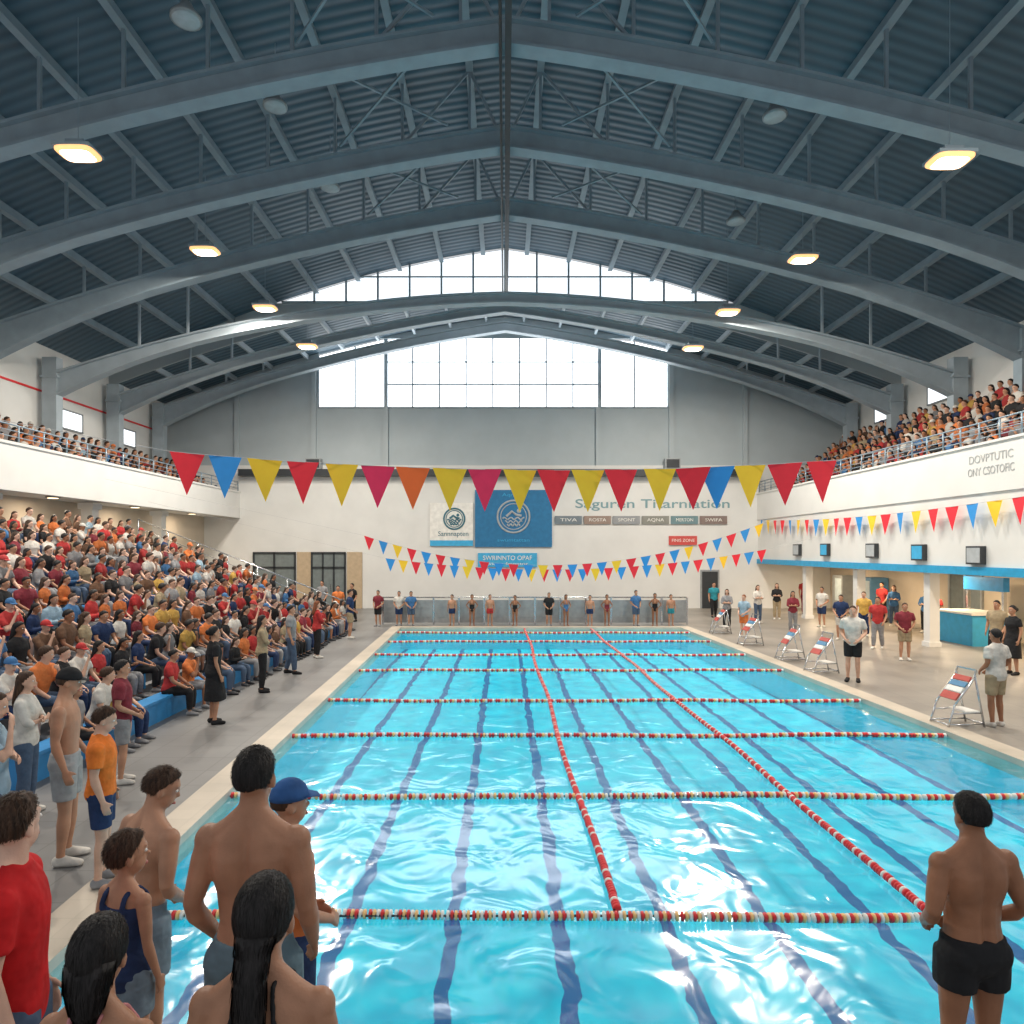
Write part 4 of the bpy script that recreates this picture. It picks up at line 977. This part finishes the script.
for i in range(6):
    x=555+i*29; q,t,w,h=sign(f'small {["slate","brown","grey","olive","teal","umber"][i]} sponsor panel under the far wall heading',x,x+27,516,524,SP[i])
    q['group']='sponsor panels on the far wall'; text(wr[i],.24,(0,-.05,0),FX,t,WHT,width=.9)
_,t,w,h=sign('small red sign with white lettering right of the far end pool',669,697,536,545,mat('sign_red',(.6,.08,.07),.6)); text('FINIS ZONE',.22,(0,-.05,0),FX,t,WHT,width=1.2)
for i,(px,py) in enumerate(((315,455),(671,455))):
    t=thing('loudspeaker',f'small grey loudspeaker above the dark ledge at {"left" if i==0 else "right"} of far wall','speaker',(WX(px),35.95,7.36))
    m=MB(); m.box(-.4,.4,-.15,.3,0,.55); m.obj('cabinet',GREYM,t); m=MB(); m.box(-.34,.34,-.17,-.15,.05,.5); m.obj('grille',DARK,t)
# doors
def gdoor(i,x0,x1,top,label,nl=2):
    t=thing(f'door_{i}',label,'door',((WX(x0)+WX(x1))/2,36.23,0),0,None,'structure'); w=(WX(x1)-WX(x0))/2; z=WZp(top)
    m=MB(); m.box(-w,w,-.02,.04,0,z); lf=m.obj('opening_panel',mat('pale_door_glass',(.20,.23,.23),.1),t)
    m=MB()
    for q in range(nl+1): x=-w+2*w*q/nl; m.box(x-.045,x+.045,-.08,.04,0,z)
    m.box(-w,w,-.08,.04,z-.1,z); m.box(-w,w,-.08,.04,2.12,2.22); m.box(-w,w,-.08,.04,0,.1); m.obj('frame',DARK,t)
    if nl>1:
        for s in (-.12,.12): m=MB(); m.tube([V((s,-.12,.9)),V((s,-.12,1.3))],.02,6); m.obj('door_handle',CHROME,lf)
gdoor(1,254,295,552,'wide glass entrance door at left of far wall',2); gdoor(2,312,345,552,'double glass door nearest the pool on the far wall',3)
m=MB(); m.box(WX(297),WX(311),36.2,36.3,0,WZp(552)); m.box(WX(347),WX(362),36.2,36.3,0,WZp(552)); struct('wall_tan_panel',m,TAN,'warm tan wall panels beside the far glass doors','wall')
t=thing('door_3','plain dark door at right of far wall','door',(WX(710),36.27,0),0,None,'structure')
m=MB(); m.box(-.42,.42,-.03,.03,0,1.95); lf=m.obj('leaf',DARK,t); m=MB(); m.box(-.5,-.42,-.05,.03,0,2.05); m.box(.42,.5,-.05,.03,0,2.05); m.box(-.42,.42,-.05,.03,1.95,2.05); m.obj('frame',GREYM,t); m=MB(); m.ell((.33,-.06,1.0),(.04,.04,.04),8,6); m.obj('door_handle',CHROME,lf)
# barrier
t=thing('barrier','long grey panelled barrier behind the far pool end','barrier',((P(535,600,28.4)).x,28.4,0))
xl,xr=P(383,600,28.4).x-t.location.x,P(687,600,28.4).x-t.location.x; n=12
for i in range(n):
    a=xl+(xr-xl)*i/n;b=xl+(xr-xl)*(i+1)/n; m=MB(); m.box(a+.04,b-.04,-.02,.02,.08,1.02); m.box(a+.1,b-.1,-.03,-.02,.3,.34); m.box(a+.1,b-.1,-.03,-.02,.7,.74); m.obj('panel',GREYM,t)
for i in range(n+1):
    a=xl+(xr-xl)*i/n; m=MB(); m.box(a-.035,a+.035,-.035,.035,0,1.12); m.obj('post',CHROME,t)
m=MB(); m.tube([V((xl,0,1.13)),V((xr,0,1.13))],.03,8); m.obj('top_rail',CHROME,t,True)

# ------------------------------------------------------------------ starting blocks
def block():
    t=thing('starting_block','','starting block')
    m=MB()
    for s in (-.21,.21):
        m.tube([V((-.34,s,0)),V((-.2,s,.42))],.018,8); m.tube([V((.36,s,0)),V((.17,s,.92))],.018,8); m.tube([V((-.33,s,.06)),V((.35,s,.06))],.014,8); m.tube([V((-.22,s,.38)),V((.19,s,.9))],.018,8); m.tube([V((-.26,s,.25)),V((.3,s,.25))],.012,8)
    m.tube([V((-.33,-.21,.06)),V((-.33,.21,.06))],.014,8); m.tube([V((.35,-.21,.06)),V((.35,.21,.06))],.014,8); m.obj('frame',CHROME,t,True)
    d=V((.41,0,.52)).normalized(); o=V((-.23,0,.40))
    def plank(a,b,mt,nm):
        m=MB(); m.bar(o+d*a,o+d*b,.36,.03,up=(0,0,1)); m.obj(nm,mt,t)
    plank(.10,.24,MRED,'platform_stripe'); plank(.26,.36,WHT,'platform_stripe'); plank(.38,.48,MBLUE,'platform_stripe'); plank(.50,.60,MRED,'platform_stripe')
    m=MB(); m.box(.02,.28,-.2,.2,.25,.28); m.obj('step',WHT,t)
    m=MB(); m.bar((.17,-.21,.9),(.20,-.21,1.0),.025); m.bar((.17,.21,.9),(.20,.21,1.0),.025); m.bar((.20,-.21,1.0),(.20,.21,1.0),.025); m.obj('grab_bar',CHROME,t)
    return t
b0=block(); GB='starting blocks along the right pool edge'
for i,y in enumerate((12.1,17.3,19.2,22.3,25.4)):
    lab=f'steel starting block with red, white and blue platform, {ordn(i+1)} from camera on right deck'
    if i==0: b0.location=(8.0,y,0); b0['label']=lab; b0['group']=GB; b0.rotation_euler=(0,0,.12)
    else: dup(b0,(8.0,y,0),.15*(i%2),lab,GB)
# kiosk
t=thing('kiosk','blue fronted kiosk counter with white top under right recess','kiosk',(15.6,22.8,0))
m=MB(); m.box(-.6,.6,-.9,.9,0,1.0); m.obj('counter',SKYB,t); m=MB(); m.box(-.7,.7,-1,1,1.0,1.06); m.obj('counter_top',WHT,t)
for s in (-.85,.85): m=MB(); m.box(.4,.5,s-.05,s+.05,1.06,2.0); m.obj('post',CHROME,t)
m=MB(); m.box(.35,.55,-.95,.95,1.75,2.2); m.obj('sign_board',BLUEP,t)
# screens on right band
for i,(px,py) in enumerate(((798,551),(826,551),(873,552),(920,554),(977,557))):
    Y=13.4*F/(px-505); z=P(px,py,Y).z
    t=thing('wall_screen',f'small framed wall screen above the blue stripe, {ordn(5-i)} from near end','screen',(13.42,Y,z+.05),0,'screens on the right wall')
    m=MB(); m.box(-.12,.02,-.32,.32,-.26,.26); fr=m.obj('frame',DARK,t); m=MB(); m.box(-.13,-.12,-.27,.27,-.21,.21); m.obj('display',SKYB if i%2 else LGREY,fr)
# vending machines + door in recess
for i,y in enumerate((31.2,33.8)):
    t=thing('vending_machine',f'{"blue" if i==0 else "grey"} vending machine against the recess back wall','vending machine',(16.85,y,0))
    m=MB(); m.box(-.4,.4,-.5,.5,.05,1.85); m.obj('cabinet',MBLUE if i==0 else GREYM,t); m=MB(); m.box(-.42,-.4,-.4,.2,.6,1.7); m.obj('front_window',mat('lit_front',(.5,.6,.65),.3),t); m=MB(); m.box(-.36,.36,-.46,.46,0,.05); m.obj('base',DARK,t)
t=thing('door_4','glass door in the right recess','door',(17.28,25.6,0),0,None,'structure')
m=MB(); m.box(-.03,.02,-.9,.9,0,2.2); m.obj('leaf',mat('pale_door_glass',(.20,.23,.23),.1),t); m=MB()
for y in (-.9,0,.9): m.box(-.06,.03,y-.05,y+.05,0,2.25)
m.box(-.06,.03,-.95,.95,2.17,2.27); m.obj('frame',GREYM,t)
# side wall high windows
for i,(x,y) in enumerate(((-18.18,28.6),(-18.18,32.8),(18.18,28.6),(18.18,32.8))):
    t=thing(f'window_{i+3}',f'small high window on the {"left" if x<0 else "right"} wall, {"nearer" if y<30 else "farther"} one','window',(x,y,8.5 if x<0 else 9.7),0,None,'structure')
    m=MB(); m.box(-.03,.03,-.7,.7,-.35,.35); m.obj('pane',PANE2,t); m=MB(); 
    for yy in (-.72,.72): m.box(-.05,.05,yy-.04,yy+.04,-.4,.4)
    m.box(-.05,.05,-.75,.75,.35,.42); m.box(-.05,.05,-.75,.75,-.42,-.35); m.obj('frame',GREYM,t)

# ------------------------------------------------------------------ world & camera
wd=bpy.data.worlds.new('World'); sc.world=wd; wd.use_nodes=True
bg=wd.node_tree.nodes['Background']; bg.inputs[0].default_value=(.92,.96,1,1); bg.inputs[1].default_value=.56
cd=bpy.data.cameras.new('Camera'); cam=bpy.data.objects.new('Camera',cd); COL.objects.link(cam)
cam.location=(0,0,CAMH); cam.rotation_euler=(PI/2,0,0); cd.lens=24; cd.sensor_width=36; cd.shift_x=7/1024; cd.shift_y=38/1024; cd.clip_end=300; cd.clip_start=.05
sc.camera=cam
